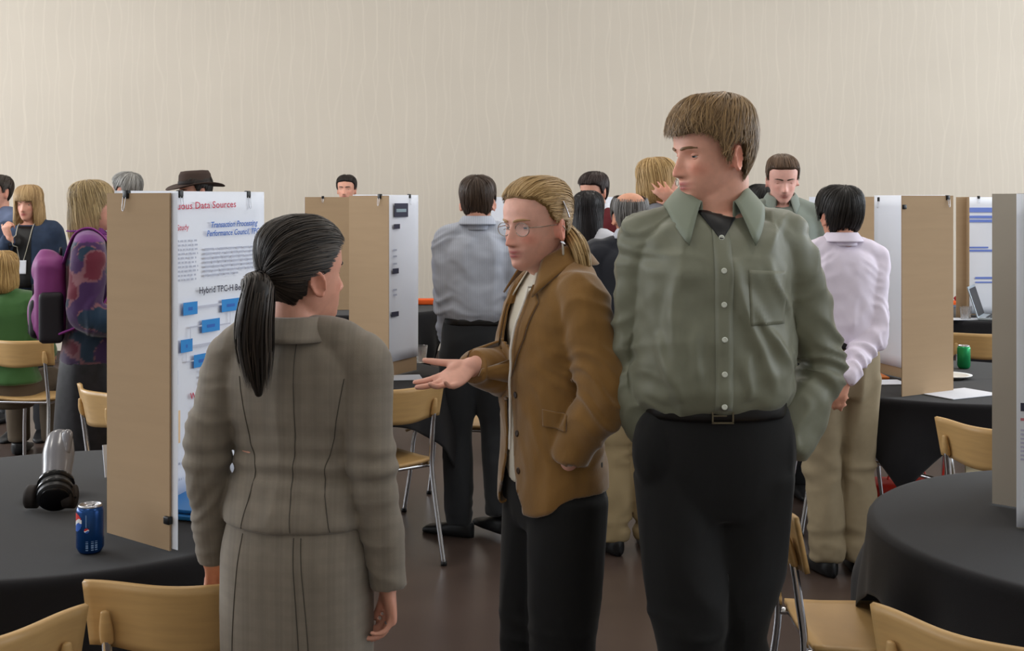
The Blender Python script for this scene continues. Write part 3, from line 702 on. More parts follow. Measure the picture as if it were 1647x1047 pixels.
# ------------------------------------------------------------------ display boards
def text_mesh(s, mat_, shear=0.0, bold=0.0):
    cu = bpy.data.curves.new('text', 'FONT'); cu.body = s; cu.size = 1.0; cu.shear = shear; cu.offset = bold; cu.resolution_u = 2
    o = bpy.data.objects.new('text', cu); COL.objects.link(o); dg = bpy.context.evaluated_depsgraph_get()
    me = bpy.data.meshes.new_from_object(o.evaluated_get(dg)); bpy.data.objects.remove(o); bpy.data.curves.remove(cu)
    V = np.zeros(len(me.vertices) * 3, np.float32); me.vertices.foreach_get('co', V); V = V.reshape(-1, 3).astype(float)
    Fq = [tuple(p_.vertices) for p_ in me.polygons]; bpy.data.meshes.remove(me); return V, Fq
class Face:                                         # one side of a board panel; u metres from p0 to p1, z height; n = outward normal
    def __init__(f, p0, p1, side, off=.0): f.p0 = A([*p0, 0]); f.d = nrm(A([*p1, 0]) - f.p0); f.len = np.linalg.norm(A(p1) - A(p0)); f.n = np.cross(f.d, [0, 0, 1]) * side; f.off = off
    def P(f, u, z, o=0): return f.p0 + f.d * u + A([0, 0, z]) + f.n * (f.off + o)
    def px(f, x, y):                                # picture point -> (u, z) on this face
        r = A([(x - CX) / F, 1, -(y - HY) / F]); o = f.p0 + f.n * f.off - A([0, 0, H]); t = np.dot(o * [1, 1, 0], f.n) / np.dot(r, f.n); q = r * t + A([0, 0, H]); return float(np.dot(q - f.p0, f.d)), float(q[2])
    def rect(f, u0, u1, z0, z1, o=.0012): return A([f.P(u0, z0, o), f.P(u1, z0, o), f.P(u1, z1, o), f.P(u0, z1, o)]), [(0, 1, 2, 3)]
    def flip(f): return np.dot(np.cross(f.d, [0, 0, 1]), f.n) < 0
def wood_quad(): pass
def text_on(root, parent, f, s, a, b, hpx_z, mat_, shear=0, bold=.0, rev=False, o=.0016):   # a,b: (u,z) baseline ends; height in metres
    V, Fq = text_mesh(s, mat_, shear, bold); w = V[:, 0].max() - V[:, 0].min(); x = (V[:, 0] - V[:, 0].min()) / w; y = V[:, 1] / .7
    W_ = A([f.P(a[0] + (b[0] - a[0]) * xi, a[1] + (b[1] - a[1]) * xi + yi * hpx_z, o) for xi, yi in zip(x, y)])
    return wpart('lettering', (W_, Fq), mat_, root, False, parent=parent)
def word_lines(root, parent, f, u0, u1, ztop, n, dz, mat_, seed=0, h=.45, last=1.0, o=.0013):   # small unreadable body text: word-length strokes
    rng = random.Random(seed); ps = []
    for i in range(n):
        z = ztop - i * dz; u = u0; e = u0 + (u1 - u0) * (last if i == n - 1 else 1)
        while u < e - .004:
            w = rng.uniform(.012, .040) * (abs(u1 - u0) / .25) ; w = min(w, e - u); ps.append(f.rect(u, u + w, z - dz * h * .5, z + dz * h * .5 * rng.uniform(.8, 1.1), o)); u += w + .006
    return wpart('body_text', join(ps), mat_, root, False, parent=parent)
def panel(root, p0, p1, z0, h, mat_, th=.005, name='panel'):
    a, b = A([*p0, 0]), A([*p1, 0]); d = b - a; c = (a + b) / 2 + A([0, 0, z0 + h / 2]); d_ = nrm(d); R_ = np.stack([d_, np.cross([0, 0, 1], d_), [0, 0, 1]], 1)
    return wpart(name, boxm(c, (np.linalg.norm(d), th, h), R_), mat_, root, False)
def poster(root, f, u0, u1, z0, z1, mat_=None, o=.0035, sag=.0, name='poster'):
    n, m = 14, 16; G = np.zeros((m, n, 3))
    for i in range(m):
        for j in range(n):
            v = i / (m - 1); u = j / (n - 1); G[i, j] = f.P(u0 + (u1 - u0) * u, z0 + (z1 - z0) * v, o + sag * (math.sin(u * 3.1) * .5 * (1 - v) + .3 * math.sin(5 * u + 4 * v) * .5))
    if not f.flip(): G = G[:, ::-1]
    return wpart(name, sheet(G[:, ::-1], .0008), mat_ or M['paper'], root)
def clip(root, f, u, z, horiz=False):
    d, n_ = f.d, f.n; R_ = np.stack([d, n_, [0, 0, 1]], 1); c = f.P(u, z, .0)
    parts = boxm(c + A([0, 0, -.006]) if not horiz else c, (.020, .014, .022) if not horiz else (.022, .014, .020), R_, bev=.003)
    o = wpart('binder_clip', parts, M['black'], root)
    if not horiz:
        w = tube([c + d * .006 + n_ * .007 - A([0, 0, .014]), c + d * .004 + n_ * .011 - A([0, 0, .045]), c - d * .004 + n_ * .011 - A([0, 0, .045]), c - d * .006 + n_ * .007 - A([0, 0, .014])], [.0011] * 4, n=6, seg=12)
        wpart('wire_handle', w, M['metal'], root, parent=o)
T_RED = plain('print_red', rgb(196, 62, 88)); T_BLUE = plain('print_blue', rgb(48, 104, 190)); T_GREY = plain('print_grey', rgb(182, 187, 205)); T_DARK = plain('print_dark', rgb(58, 58, 78))
T_BOX = plain('print_box_blue', rgb(46, 140, 214)); T_OR = plain('print_orange', rgb(240, 205, 160)); T_LINE = plain('print_line', rgb(196, 200, 216))
BH = .885
def board(label, pts, mats, x=None, z=TZ, h=BH):
    r = thing('display_board', label, 'board', (pts[1][0], pts[1][1], z), 0, 'folding cardboard display boards')
    for i in range(len(pts) - 1): panel(r, pts[i], pts[i + 1], z + .001, h, mats[i])
    return r
# board on the left foreground table, printed inside faces right
a0, a1, a2, a3 = (-.845, 3.075), (-1.055, 3.245), (-.79, 3.90), (-.92, 4.12)
bA = board('tall tan cardboard display board with a white printed poster, beside the soda can', [a0, a1, a2, a3], [M['card']] * 3)
fA = Face(a1, a2, 1, .0028); fw = Face(a1, a0, -1, .0028)
pA = poster(bA, fA, .02, fA.len + .012, .785, TZ + BH + .008, sag=.006)
wpart('poster_edge', join([poster_vf for poster_vf in [boxm(fw.P(fw.len + .006, TZ + .0035 + BH / 2, .0025), (.034, .0012, BH - .004), np.stack([fw.d, fw.n, [0, 0, 1]], 1))]]), M['paper'], bA, False)
fo = Face(a0, a1, 1, .0028) if np.dot(np.cross(nrm(A([*a1, 0]) - A([*a0, 0])), [0, 0, 1]), [0, -1, 0]) > 0 else Face(a0, a1, -1, .0028)
def txA(s, x0, y0, x1, y1, hpx, m_, **k):
    a, b = fA.px(x0, y0), fA.px(x1, y1); D = fA.P(*fA.px((x0 + x1) / 2, (y0 + y1) / 2))[1]; text_on(bA, pA, fA, s, a, b, hpx * D / F, m_, o=.0125, **k)
txA('uous Data Sources', 279, 337, 374, 333, 11, T_RED, bold=.01)
txA('Study', 279, 371, 298, 369, 9, T_RED, bold=.01)
txA('Transaction Processing', 334, 366, 409, 362, 9, T_BLUE, shear=.25, bold=.015)
txA('Performance Council, TPC', 327, 380, 412, 375, 9, T_BLUE, shear=.25, bold=.015)
txA('Hybrid TPC-H Benchmark', 315, 472, 412, 463, 10, T_DARK, bold=.012)
txA('Work In Progress', 300, 642, 362, 630, 10, T_RED, bold=.02)
def linesA(x0, x1, y0, n, dy, m_, seed, last=1.0):
    u0, z0 = fA.px(x0, y0); u1, _ = fA.px(x1, y0); D = fA.P(u0, z0)[1]; word_lines(bA, pA, fA, u0, u1, z0, n, dy * D / F, m_, seed, o=.0122, last=last)
linesA(280, 313, 388, 10, 7.0, T_GREY, 1); linesA(324, 411, 401, 7, 7.0, T_GREY, 2, .62); linesA(316, 345, 597, 3, 9.0, T_GREY, 3); linesA(305, 330, 655, 6, 10, T_GREY, 4)
linesA(281, 306, 746, 1, 8, T_GREY, 5); linesA(282, 292, 771, 1, 8, T_GREY, 6)
def rectA(x0, x1, y0, y1, m_, o=.0124, nm='print_block'):
    u0, z1 = fA.px(x0, y0); u1, _ = fA.px(x1, y0); _, z0 = fA.px((x0 + x1) / 2, y1); wpart(nm, fA.rect(u0, u1, z0, z1, o), m_, bA, False, parent=pA)
for i, (x0, x1, y0, y1, s) in enumerate([(289, 312, 487, 506, 'TPC'), (351, 380, 482, 500, 'Database'), (319, 348, 515, 533, 'Hybrid'), (285, 304, 547, 566, 'Web'), (306, 334, 571, 589, 'Query')]):
    rectA(x0, x1, y0, y1, T_BOX); rectA(x0 + 8, x1 - 8, y0 + 7, y1 - 7, T_BLUE, .0128)
for x0, x1, y0, y1 in [(312, 351, 492, 493.2), (348, 365, 521, 522), (364, 365, 501, 521), (300, 319, 525, 526), (300, 301, 526, 547), (304, 345, 555, 556), (293, 294, 567, 582), (293, 306, 581, 582)]: rectA(x0, x1, y0, y1, T_LINE, nm='diagram_line')
rectA(278, 280.5, 596, 619, T_BLUE); rectA(281, 284, 660, 712, T_OR)
for x in (289, 398): u, z = fA.px(x, 305); clip(bA, fA, u, TZ + BH + .006)
clip(bA, fo, fo.len * .67, TZ + BH + .004); clip(bA, fo, .006, fo.px(275, 838)[1], True)
# board on the middle table
b0, b1, b2, b3 = (-.553, 5.575), (-.756, 5.785), (-.488, 6.33), (-.62, 6.60)
bB = board('tan cardboard display board on the middle table, poster with dark squares', [b0, b1, b2, b3], [M['card']] * 3)
fB = Face(b1, b2, 1, .0028); pB = poster(bB, fB, .02, fB.len + .01, .82, TZ + BH + .006, sag=.006)
def rectB(x0, x1, y0, y1, m_, o=.0124, nm='print_block'):
    u0, z1 = fB.px(x0, y0); u1, _ = fB.px(x1, y0); _, z0 = fB.px((x0 + x1) / 2, y1); wpart(nm, fB.rect(u0, u1, z0, z1, o), m_, bB, False, parent=pB)
rectB(631, 653, 327, 349, T_DARK); rectB(634, 650, 336, 341, plain('print_pale', rgb(150, 170, 180)), .0128); rectB(630, 640, 360.5, 368, T_DARK); rectB(628, 638, 432, 440, T_DARK); rectB(626, 638, 502, 509, T_DARK)
for y in (401, 411, 423, 465, 473): rectB(629, 635, y, y + 2.5, T_GREY)
fBo = Face(b0, b1, -1, .0028); clip(bB, fBo, .06, TZ + BH + .004); clip(bB, fB, fB.px(658, 306)[0], TZ + BH + .006)
# far board left of it, seen from the back
c0, c1, c2 = (-1.62, 9.72), (-1.02, 9.80), (-.84, 10.05)
bF = board('far tan board back showing left of the middle board, white left edge', [(-1.60, 10.02), c0, c1, c2], [M['paper'], M['card'], M['card']]); clip(bF, Face(c0, c1, 1, .003), .14, TZ + BH + .004)
# far pale board behind the head of the man in the blue shirt
bG = board('far pale grey board behind the head of the man in blue shirt', [(-.16, 9.62), (.02, 9.55), (.62, 9.66), (.78, 9.45)], [M['paper']] * 3); clip(bG, Face((-.16, 9.62), (.02, 9.55), 1, .003), .03, TZ + BH + .004)
# board on the right table
d0, d1, d2, d3 = (1.716, 5.475), (2.005, 5.655), (1.835, 6.26), (2.02, 6.50)
bC = board('tan cardboard display board with white inside panel, right of the lavender shirt', [d0, d1, d2, d3], [M['card']] * 3)
fC = Face(d1, d2, -1, .0028); poster(bC, fC, .02, fC.len + .01, .80, TZ + BH + .004, sag=.006)
fCo = Face(d0, d1, 1, .0028); clip(bC, fCo, .012, 1.585, True); clip(bC, fCo, fCo.len - .04, TZ + BH - .002); clip(bC, fC, fC.len - .03, TZ + BH - .01)
# far tan board behind the lavender shirt
bH = board('far tan board behind the black-haired head, grey left edge', [(2.10, 8.78), (2.26, 8.46), (2.50, 8.50), (2.66, 8.75)], [M['paper'], M['card'], M['card']]); clip(bH, Face((2.26, 8.46), (2.5, 8.5), 1, .003), .12, TZ + BH + .004)
# far right board with blue print
e0, e1, e2, e3 = (3.345, 9.10), (3.375, 9.34), (3.98, 9.36), (4.10, 9.12)
bE = board('far board at right with white poster in blue print behind the laptop', [e0, e1, e2, e3], [M['card']] * 3)
wpart('panel_return', boxm((3.305, 9.15, TZ + BH / 2), (.075, .005, BH)), M['card'], bE, False)
fE = Face(e1, e2, 1, .0028); pE = poster(bE, fE, .0, fE.len, TZ + .01, TZ + BH - .0, sag=.004)
T_PB = plain('print_pale_blue', rgb(112, 136, 214))
for z0, z1, u0, u1 in [(1.52, 1.555, .02, .55), (1.475, 1.495, .02, .55), (1.445, 1.465, .03, .25), (1.44, 1.45, .28, .5), (1.25, 1.262, .02, .2), (1.225, 1.24, .05, .3), (1.02, 1.035, .1, .4), (.99, 1.0, .1, .4)]: wpart('print_block', fE.rect(u0, u1, z0, z1, .0105), T_PB, bE, False, parent=pE)
clip(bE, fE, .13, TZ + BH + .004)
# grey-backed board at the right edge
g0, g1, g2 = (1.375, 3.555), (1.445, 3.495), (1.72, 3.62)
bR = board('grey-backed display board at the right edge, printed white front panel', [(1.63, 3.86), g0, g1], [M['card_grey']] * 2)
r0, r1 = (1.338, 3.29), (1.62, 3.22)
panel(bR, r0, r1, TZ + .001, BH, M['card_grey']); panel(bR, r1, (1.445, 3.495), TZ + .001, BH, M['card_grey'])
fR = Face(r0, r1, 1, .0028); pR = poster(bR, fR, -.004, fR.len, TZ + .004, TZ + BH)
T_PU = plain('print_violet_grey', rgb(120, 112, 150))
for i in range(9): wpart('print_block', fR.rect(.018, .05, 1.345 - i * .026, 1.358 - i * .026, .0048), T_PU, bR, False, parent=pR)
wpart('print_block', fR.rect(.006, .2, 1.06, 1.082, .0048), T_DARK, bR, False, parent=pR); wpart('print_block', fR.rect(.006, .2, 1.035, 1.042, .0048), plain('print_dull_red', rgb(200, 120, 130)), bR, False, parent=pR)
word_lines(bR, pR, fR, .006, .25, 1.01, 8, .011, plain('print_pale_violet', rgb(190, 190, 215)), 9, o=.0048)

# ------------------------------------------------------------------ small things
def solid(name, VF, mat_, label, cat, loc, smooth=True, group=None, rz=0):
    V, Fq = VF; return tag(put(name, mesh(name, V, Fq, mat_, smooth), None, loc, rz), label, cat, group)
def can(loc, label, blue=True, rz=0.0):
    t = thing('soda_can', label, 'can', loc, rz)
    bm_ = plain('can_blue', rgb(24, 66, 124), rough=.25, metal=.5) if blue else plain('can_green', rgb(40, 150, 90), rough=.25, metal=.5)
    put('can_body', mesh('can_body', *lathe([(.001, .003), (.022, .003), (.025, 0), (.028, .004), (.033, .014), (.033, .103), (.0295, .113)], 40), bm_), t)
    put('lid', mesh('lid', *lathe([(.0295, .112), (.0275, .117), (.026, .1185), (.0252, .117), (.025, .1135), (.001, .1135)], 40), M['metal']), t)
    put('pull_tab', mesh('pull_tab', *boxm((0, .006, .1155), (.011, .022, .0016), bev=.0006), M['metal']), t)
    if blue:
        def wrap(a0_, a1_, z0, z1, fn, nm, m_, n=20):
            G = [];
            aa = np.linspace(a0_, a1_, n); zz = np.linspace(z0, z1, n); R_ = .0334
            V, Fq, idx = [], [], {}
            for i in range(n - 1):
                for j in range(n - 1):
                    if fn((i + .5) / (n - 1) * 2 - 1, (j + .5) / (n - 1) * 2 - 1):
                        q = []
                        for (ii, jj) in ((i, j), (i + 1, j), (i + 1, j + 1), (i, j + 1)):
                            if (ii, jj) not in idx: idx[(ii, jj)] = len(V); V.append((R_ * math.cos(aa[ii]), R_ * math.sin(aa[ii]), zz[jj]))
                            q.append(idx[(ii, jj)])
                        Fq.append(q)
            put(nm, mesh(nm, A(V), Fq, m_), t)
        def cyc(c, w, z, hh, pre=''):
            c = math.radians(c); w = w / .033 / 2; sw = lambda u: .28 * math.sin(u * 2.6) - .05
            wrap(c - w, c + w, z - hh, z + hh, lambda u, v: u * u + v * v < 1 and v > sw(u) + .22, 'emblem', plain('emblem_red', rgb(205, 50, 48)))
            wrap(c - w, c + w, z - hh, z + hh, lambda u, v: u * u + v * v < 1 and sw(u) - .22 <= v <= sw(u) + .22, 'emblem', plain('emblem_white', rgb(232, 232, 235)))
            wrap(c - w, c + w, z - hh, z + hh, lambda u, v: u * u + v * v < 1 and v < sw(u) - .22, 'emblem', plain('emblem_blue', rgb(40, 90, 180)))
        cyc(-146, .044, .078, .022); cyc(-86, .012, .060, .006)
        wrap(math.radians(-92), math.radians(-84), .068, .098, lambda u, v: abs(u) < .5, 'lettering', plain('can_print', rgb(120, 150, 190)))
        for a in (-84, -62, -46): wrap(math.radians(a - 7), math.radians(a + 6), .010, .034, lambda u, v: (math.sin(v * 14) > -.3) and abs(u) < .8, 'lettering', plain('can_print', rgb(160, 180, 205)))
    return t
q = at(145, 886, 650); can((at(145, 886, 3.07)[0], 3.07, TZ), 'blue soda can with red white and blue emblem on the left table')
q = at(1539, 575, 6.50); can((q[0], 6.40, TZ), 'green soda can on the right table behind the tan board', blue=False)

def cup(loc, label):
    t = thing('plastic_cup', label, 'cup', loc, 0, 'clear plastic cups')
    put('cup_wall', mesh('cup_wall', *lathe([(.001, .002), (.026, .001), (.036, .088), (.0375, .09), (.0362, .0905), (.0345, .087), (.0248, .004), (.001, .004)], 28), M['clear']), t)
cup((at(677, 580, 6.62)[0], 6.62, TZ), 'clear plastic cup on the middle table beside the board')
cup((at(1550, 522, 9.0)[0], 8.98, TZ), 'clear plastic cup on the far right table, left one of two')
cup((at(1560, 522, 9.0)[0], 9.06, TZ), 'clear plastic cup on the far right table, right one of two')
def paper(x, y, w, d, rz, label, mat_=None, n=1):
    return solid('paper_sheet', boxm((0, 0, .0012 * n), (w, d, .0024 * n)), mat_ or M['paper'], label, 'paper', (x, y, TZ), False, 'loose sheets on tables', math.radians(rz))
q = at(655, 591, 6.42); paper(q[0] - .02, 6.02 if False else 6.05, .24, .17, 10, 'white sheet of paper on the middle table next to the board')
paper(at(1548, 638, 5.52)[0], 5.56, .30, .21, 28, 'white sheet of paper at the front of the right table beside the tan board')
paper(at(1420, 606, 5.9)[0], 5.90, .20, .15, 5, 'white sheet with orange folder edge beside the lavender shirt')
solid('folder', boxm((0, 0, .006), (.22, .16, .012), bev=.003), plain('orange_card', rgb(196, 110, 50)), 'orange folder under white sheet beside the lavender shirt', 'folder', (at(1404, 606, 5.9)[0], 6.08, TZ), False)
def plate(x, y, label):
    return solid('paper_plate', lathe([(.001, .004), (.07, .003), (.085, .012), (.105, .016), (.106, .018), (.086, .016), (.07, .007), (.001, .007)], 40), plain('plate_white', rgb(228, 228, 226)), label, 'plate', (x, y, TZ), True, 'paper plates')
plate(at(1545, 585, 5.9)[0], 6.05, 'white paper plate at the foot of the green can'); plate(at(1395, 585, 6.3)[0], 6.35, 'white paper plate half hidden behind the lavender sleeve')
paper(at(1555, 520, 8.9)[0], 9.02, .34, .16, 4, 'white napkin under two clear cups on the far right table')
# laptop
t = thing('laptop', 'open silver laptop on the far right table', 'laptop', (at(1612, 520, 8.95)[0], 9.02, TZ), math.radians(62))
put('keyboard_base', mesh('keyboard_base', *boxm((0, 0, .011), (.34, .24, .018), bev=.004), plain('laptop_silver', rgb(170, 180, 188), rough=.35, metal=.4), False), t)
put('screen', mesh('screen', *boxm((0, .155, .125), (.34, .010, .235), Rx(-18), bev=.003), plain('laptop_silver', rgb(170, 180, 188), rough=.35), False), t)
put('display', mesh('display', *boxm((0, .1485, .124), (.315, .002, .205), Rx(-18)), M['black'], False), t)
put('keys', mesh('keys', *join([boxm((-.14 + .028 * i, -.02 + .026 * j, .0212), (.022, .020, .003)) for i in range(11) for j in range(4)]), M['black'], False), t)
# orange boxes on far tables
solid('orange_box', boxm((0, 0, .022), (.22, .16, .042), bev=.006), plain('orange_card2', rgb(238, 98, 34)), 'flat orange box on the far table left of the blue shirt', 'box', (at(685, 485, 10.3)[0], 10.30, TZ), True)
t = thing('orange_box', 'orange tray with dark red bundle on far right table', 'box', (at(1543, 490, 10.1)[0] + .02, 10.08, TZ))
put('tray', mesh('tray', *boxm((0, 0, .022), (.26, .17, .044), bev=.006), M['orange_card2']), t); put('tray_band', mesh('tray_band', *boxm((0, -.083, .010), (.258, .008, .020)), plain('grey_blue', rgb(120, 135, 155)), False), t)
Vr, Qr = remesh([ellips((0, 0, .065), (.075, .05, .03)), ellips((.03, 0, .075), (.05, .04, .02))], .008, 3)
put('bundle', mesh('bundle', Vr, Qr, plain('dark_red_cloth', rgb(150, 40, 50))), t)
t = thing('stand_in_box', 'cream box standing in for a pale lit square behind the grey-backed board', 'box', (2.135, 5.33, 0), math.radians(-19))  # made-up box standing in for a pale, brightly lit square
put('box_body', mesh('box_body', *boxm((0, 0, .222), (.36, .40, .44), bev=.006), plain('stand_in_cream', rgb(226, 212, 178)), False), t)
for s_ in (-1, 1): put('flap', mesh('flap', *boxm((s_ * .092, 0, .445), (.172, .39, .004)), M['stand_in_cream'], False), t)
# blue folder and card on the left table
solid('blue_folder', join([boxm((0, 0, .008), (.26, .20, .012), bev=.003), boxm((.01, .0, .030), (.25, .17, .010), Rx(6), bev=.003)]), plain('blue_vinyl', rgb(40, 120, 190), rough=.3), 'blue folder lying on the left table behind the near board', 'folder', (at(330, 835, 3.42)[0], 3.45, TZ), False, None, math.radians(-20))
solid('paper_card', boxm((0, 0, .05), (.10, .004, .10), Rx(-12)), M['paper'], 'small white card standing at the left edge behind the near board', 'card', (at(168, 765, 3.9)[0] + .04, 3.92, TZ + .001), False, None, math.radians(40))
# camera-like tube on wheels
t = thing('wheeled_tube', 'grey and black telescope-like tube on small dark wheels, on the left table', 'telescope', (at(99, 805, 3.55)[0], 3.56, TZ + .001)); t.scale = (.80, .80, .80)
ax = nrm(A([-.09, .30, .17])); b_ = A([.01, -.10, .062])
gm = plain('translucent_grey', rgb(112, 112, 118), rough=.2); bk = M['black']
put('barrel', mesh('barrel', *tube([b_ + ax * .05, b_ + ax * .12, b_ + ax * .20, b_ + ax * .27], [.050, .052, .056, .050], n=28, seg=20)), t).data.materials.append(gm)
put('top_fin', mesh('top_fin', *tube([b_ + ax * .16 + A([.03, 0, .035]), b_ + ax * .24 + A([.03, 0, .045]), b_ + ax * .29 + A([.03, 0, .02])], [.014, .020, .010], n=14, seg=14), gm), t)
put('hood', mesh('hood', *tube([b_ - ax * .03, b_ + ax * .01, b_ + ax * .055], [(.060, .060), (.058, .058), (.054, .054)], n=32, seg=14, rnd=False), bk), t)
for s_ in (.0, .04): put('ring', mesh('ring', *tube([b_ + ax * (s_ - .006), b_ + ax * (s_ + .006)], [.0635, .0635], n=32, seg=4, rnd=False), plain('glossy_black', rgb(18, 18, 20), rough=.15)), t)
put('lens', mesh('lens', *tube([b_ - ax * .036, b_ - ax * .031], [.048, .050], n=28, seg=4, rnd=False), M['glossy_black']), t)
for sx in (-1, 1): put('wheel', mesh('wheel', *tube([(b_ + A([sx * .066 - .022, .02, -.020]))+A([-.018,0,0]), b_ + A([sx * .066 - .022, .02, -.020])+A([.018,0,0])], [.041, .041], n=24, seg=4, rnd=False), plain('brown_black', rgb(42, 36, 34))), t)
put('axle', mesh('axle', *tube([b_ + A([-.09, .02, -.02]), b_ + A([.06, .02, -.02])], [.008, .008], n=8, seg=4), bk), t)
put('rod', mesh('rod', *tube([b_ + A([-.115, .18, -.055]), b_ + A([-.06, .30, .13])], [.009, .008], n=8, seg=4), plain('dull_brass', rgb(95, 88, 74), rough=.4)), t)
# red bag on the floor below the right table
Vr, Qr = remesh([boxm((0, 0, .09), (.40, .22, .15), bev=.03), ellips((.08, 0, .15), (.12, .09, .045))], .012, 5)
t = thing('red_bag', 'red bag on the floor under the right table', 'bag', (2.04, 6.42, 0), math.radians(-15))
put('bag_body', mesh('bag_body', Vr + vnoise(Vr * 12)[:, None] * .004, Qr, plain('red_nylon', rgb(190, 42, 26), rough=.55)), t)
put('strap', mesh('strap', *tube([(-.10, 0, .155), (-.07, 0, .21), (.06, 0, .235), (.10, 0, .175)], [(.015, .004)] * 4, n=8, seg=20), plain('red_nylon', rgb(190, 42, 26))), t)

# ------------------------------------------------------------------ people
def cut_front(p, wz, ymin=.02, mat_=None, th=.005, top=None):
    """open a garment down the front: wz(z) = half width of the opening in body space"""
    V, Q = p.topVQ; l = p.L(V); cen = l[Q].mean(1); w = np.array([wz(z) for z in cen[:, 2]])
    e_, w_ = p.arms['R'][1], p.arms['R'][2]; cw = V[Q].mean(1); tt_ = np.clip(((cw - e_) @ (w_ - e_)) / np.dot(w_ - e_, w_ - e_), 0, 1); dseg = np.linalg.norm(cw - (e_ + tt_[:, None] * (w_ - e_)), axis=1)
    rem = (dseg > .085) & (np.abs(cen[:, 0]) < w) & (cen[:, 1] > ymin) & (cen[:, 1] < .155)
    if top is not None: rem |= (cen[:, 2] > top) & (np.hypot(cen[:, 0], cen[:, 1] + .015) < .075)
    keep = Q[~rem]; bd = np.zeros(len(V), bool); bd[np.unique(Q[rem])] = True; used = np.zeros(len(V), bool); used[np.unique(keep)] = True
    b = bd & used & (l[:, 1] > ymin) & (np.abs(l[:, 0]) < .12); wv = np.array([wz(z) for z in l[b, 2]])
    lb = l[b]; ok = np.abs(np.abs(lb[:, 0]) - wv) < .02; lb[ok, 0] = np.sign(lb[ok, 0]) * wv[ok]; l[b] = lb
    V2 = p.W(l); idx = -np.ones(len(V), int); idx[used] = np.arange(used.sum()); V2 = V2[used]; K = idx[keep]
    old = p.topo; nm = old.name; m_ = old.data.materials[0]; om = old.data; bpy.data.objects.remove(old); bpy.data.meshes.remove(om)
    o = p.add(nm, (V2, K), m_); md = o.modifiers.new('thickness', 'SOLIDIFY'); md.thickness = th; md.offset = -1; p.topo = o
    p.topbvh = BVHTree.FromPolygons(V2.tolist(), K.tolist()); return o
def button(p, h, n_, mat_, r=.0058, name='button', parent=None):
    n_ = nrm(n_); u = nrm(np.cross(n_, [0, 0, 1.])); v = np.cross(n_, u); V, Fq = lathe([(.001, 0), (r, 0), (r, .0016), (r * .8, .0026), (r * .5, .0020), (.001, .0020)], 16)
    p.add(name, (h + V @ np.stack([u, v, n_], 0), Fq), mat_, parent=parent)
def simple_tab(T, **k): return scale_tab(T, **k)

# ---- tall man in green shirt
G_SH = mk('sage_green_shirt', rgb(122, 124, 106), .46, spec=.5, var=.04, vscale=30, bump=.12, bscale=700, sheen=.15)
p = Person('tall man in sage green button shirt and black trousers looking left',   .495, 3.05, 180, 1.868, hyaw=-66, hpitch=-7, skin=(230, 172, 150), vox=.0038, cvox=.0062, hs=1.03, headoff=(-.026, -.005, 0))
p.arms['R'] = [p.W((.150, -.008, 1.388)), at(1016, 575, 3.12), at(1064, 716, 3.04)]
p.arms['L'] = [p.W((-.156, -.008, 1.388)), at(1320, 590, 3.14), at(1258, 732, 3.06)]
p.body(lips=(186, 104, 100), blush=.55, brow=(120, 92, 62), iris=(70, 90, 100), gaze=(10, -4), lidlow=4)
p.hair((110, 86, 58), hi=(164, 132, 90), thick=(.026, .014, .014, .012), azl=(0, 40, 60, 72, 78, 83, 88, 115, 121, 140, 180), zl=(.168, .176, .160, .136, .098, .095, .138, .138, .045, .022, .010), pole=(.05, -.38, 1), nstr=3600, wid=.0028, length=58, over=.16, seed=4, wave=.016, lift=.007, tips=1.1, bump=.005)
T3 = [(1.018, .152, .104, .100), (1.035, .166, .122, .110), (1.07, .178, .136, .122), (1.14, .178, .134, .124), (1.24, .172, .128, .122), (1.33, .172, .124, .122), (1.38, .168, .106, .112), (1.425, .135, .080, .094), (1.452, .085, .058, .075)]
def w3(l):
    d = 0
    for x0, z0, x1, z1, a, w in [(-.02, 1.36, -.11, 1.06, .011, .014), (-.05, 1.30, -.16, 1.10, .009, .013), (.09, 1.34, .11, 1.10, .008, .013), (.05, 1.22, .06, 1.06, .008, .012), (.13, 1.20, .10, 1.05, .010, .014), (-.10, 1.36, -.16, 1.22, .008, .012), (-.06, 1.16, -.05, 1.05, .009, .012)]:
        t = np.clip((z0 - l[:, 2]) / (z0 - z1), 0, 1); xc = x0 + (x1 - x0) * t + .008 * np.sin(t * 5); d = d + 1.4 * a * np.exp(-((l[:, 0] - xc) / w) ** 2) * np.sin(np.pi * np.clip(t, .0, 1)) ** .7 * (l[:, 1] > .02)
    return d
p.top(G_SH, T3, sl=(.054, .060, .058, .056, .046), wr=2.2, seed=2, wfn=w3, shr=(.047, .048, .040), sleeve_tip=-.02, it=2, midz=-.026)
shirt = p.topo
p.collar(plain('sage_collar', rgb(128, 136, 120), rough=.55), r0=(.066, .070), z0=1.43, z1=1.520, drop=.046, point=.048, gap=31, zf=-.046, out=.048, cy=-.006)
p.patch('placket', [(-.019, .1, 1.425), (.019, .1, 1.425), (.019, .1, 1.032), (-.019, .1, 1.032)], (0, -1, 0), G_SH, off=.0035, th=.003, n=4, m=36)
p.patch('undershirt', [(-.048, .05, 1.460), (.048, .05, 1.460), (.004, .1, 1.400), (-.004, .1, 1.400)], (0, -1, -.25), M['black'], off=.005, th=.003)
p.patch('pocket', [(-.055, .1, 1.335), (-.145, .1, 1.330), (-.140, .1, 1.215), (-.058, .1, 1.215)], (0, -1, 0), G_SH, off=.0018, th=.0012, n=14)
BT = plain('pearl_button', rgb(222, 226, 214), rough=.25)
for y in (380, 430, 482, 535, 588, 638):
    h, n_ = p.cast((0, .1, (H - (y - HY) / 656) / p.S), (0, -1, 0))
    if h is not None: button(p, h - .0 + p.dirw((0, 1, 0)) * .0038, p.dirw((0, 1, 0)), BT, .0068)
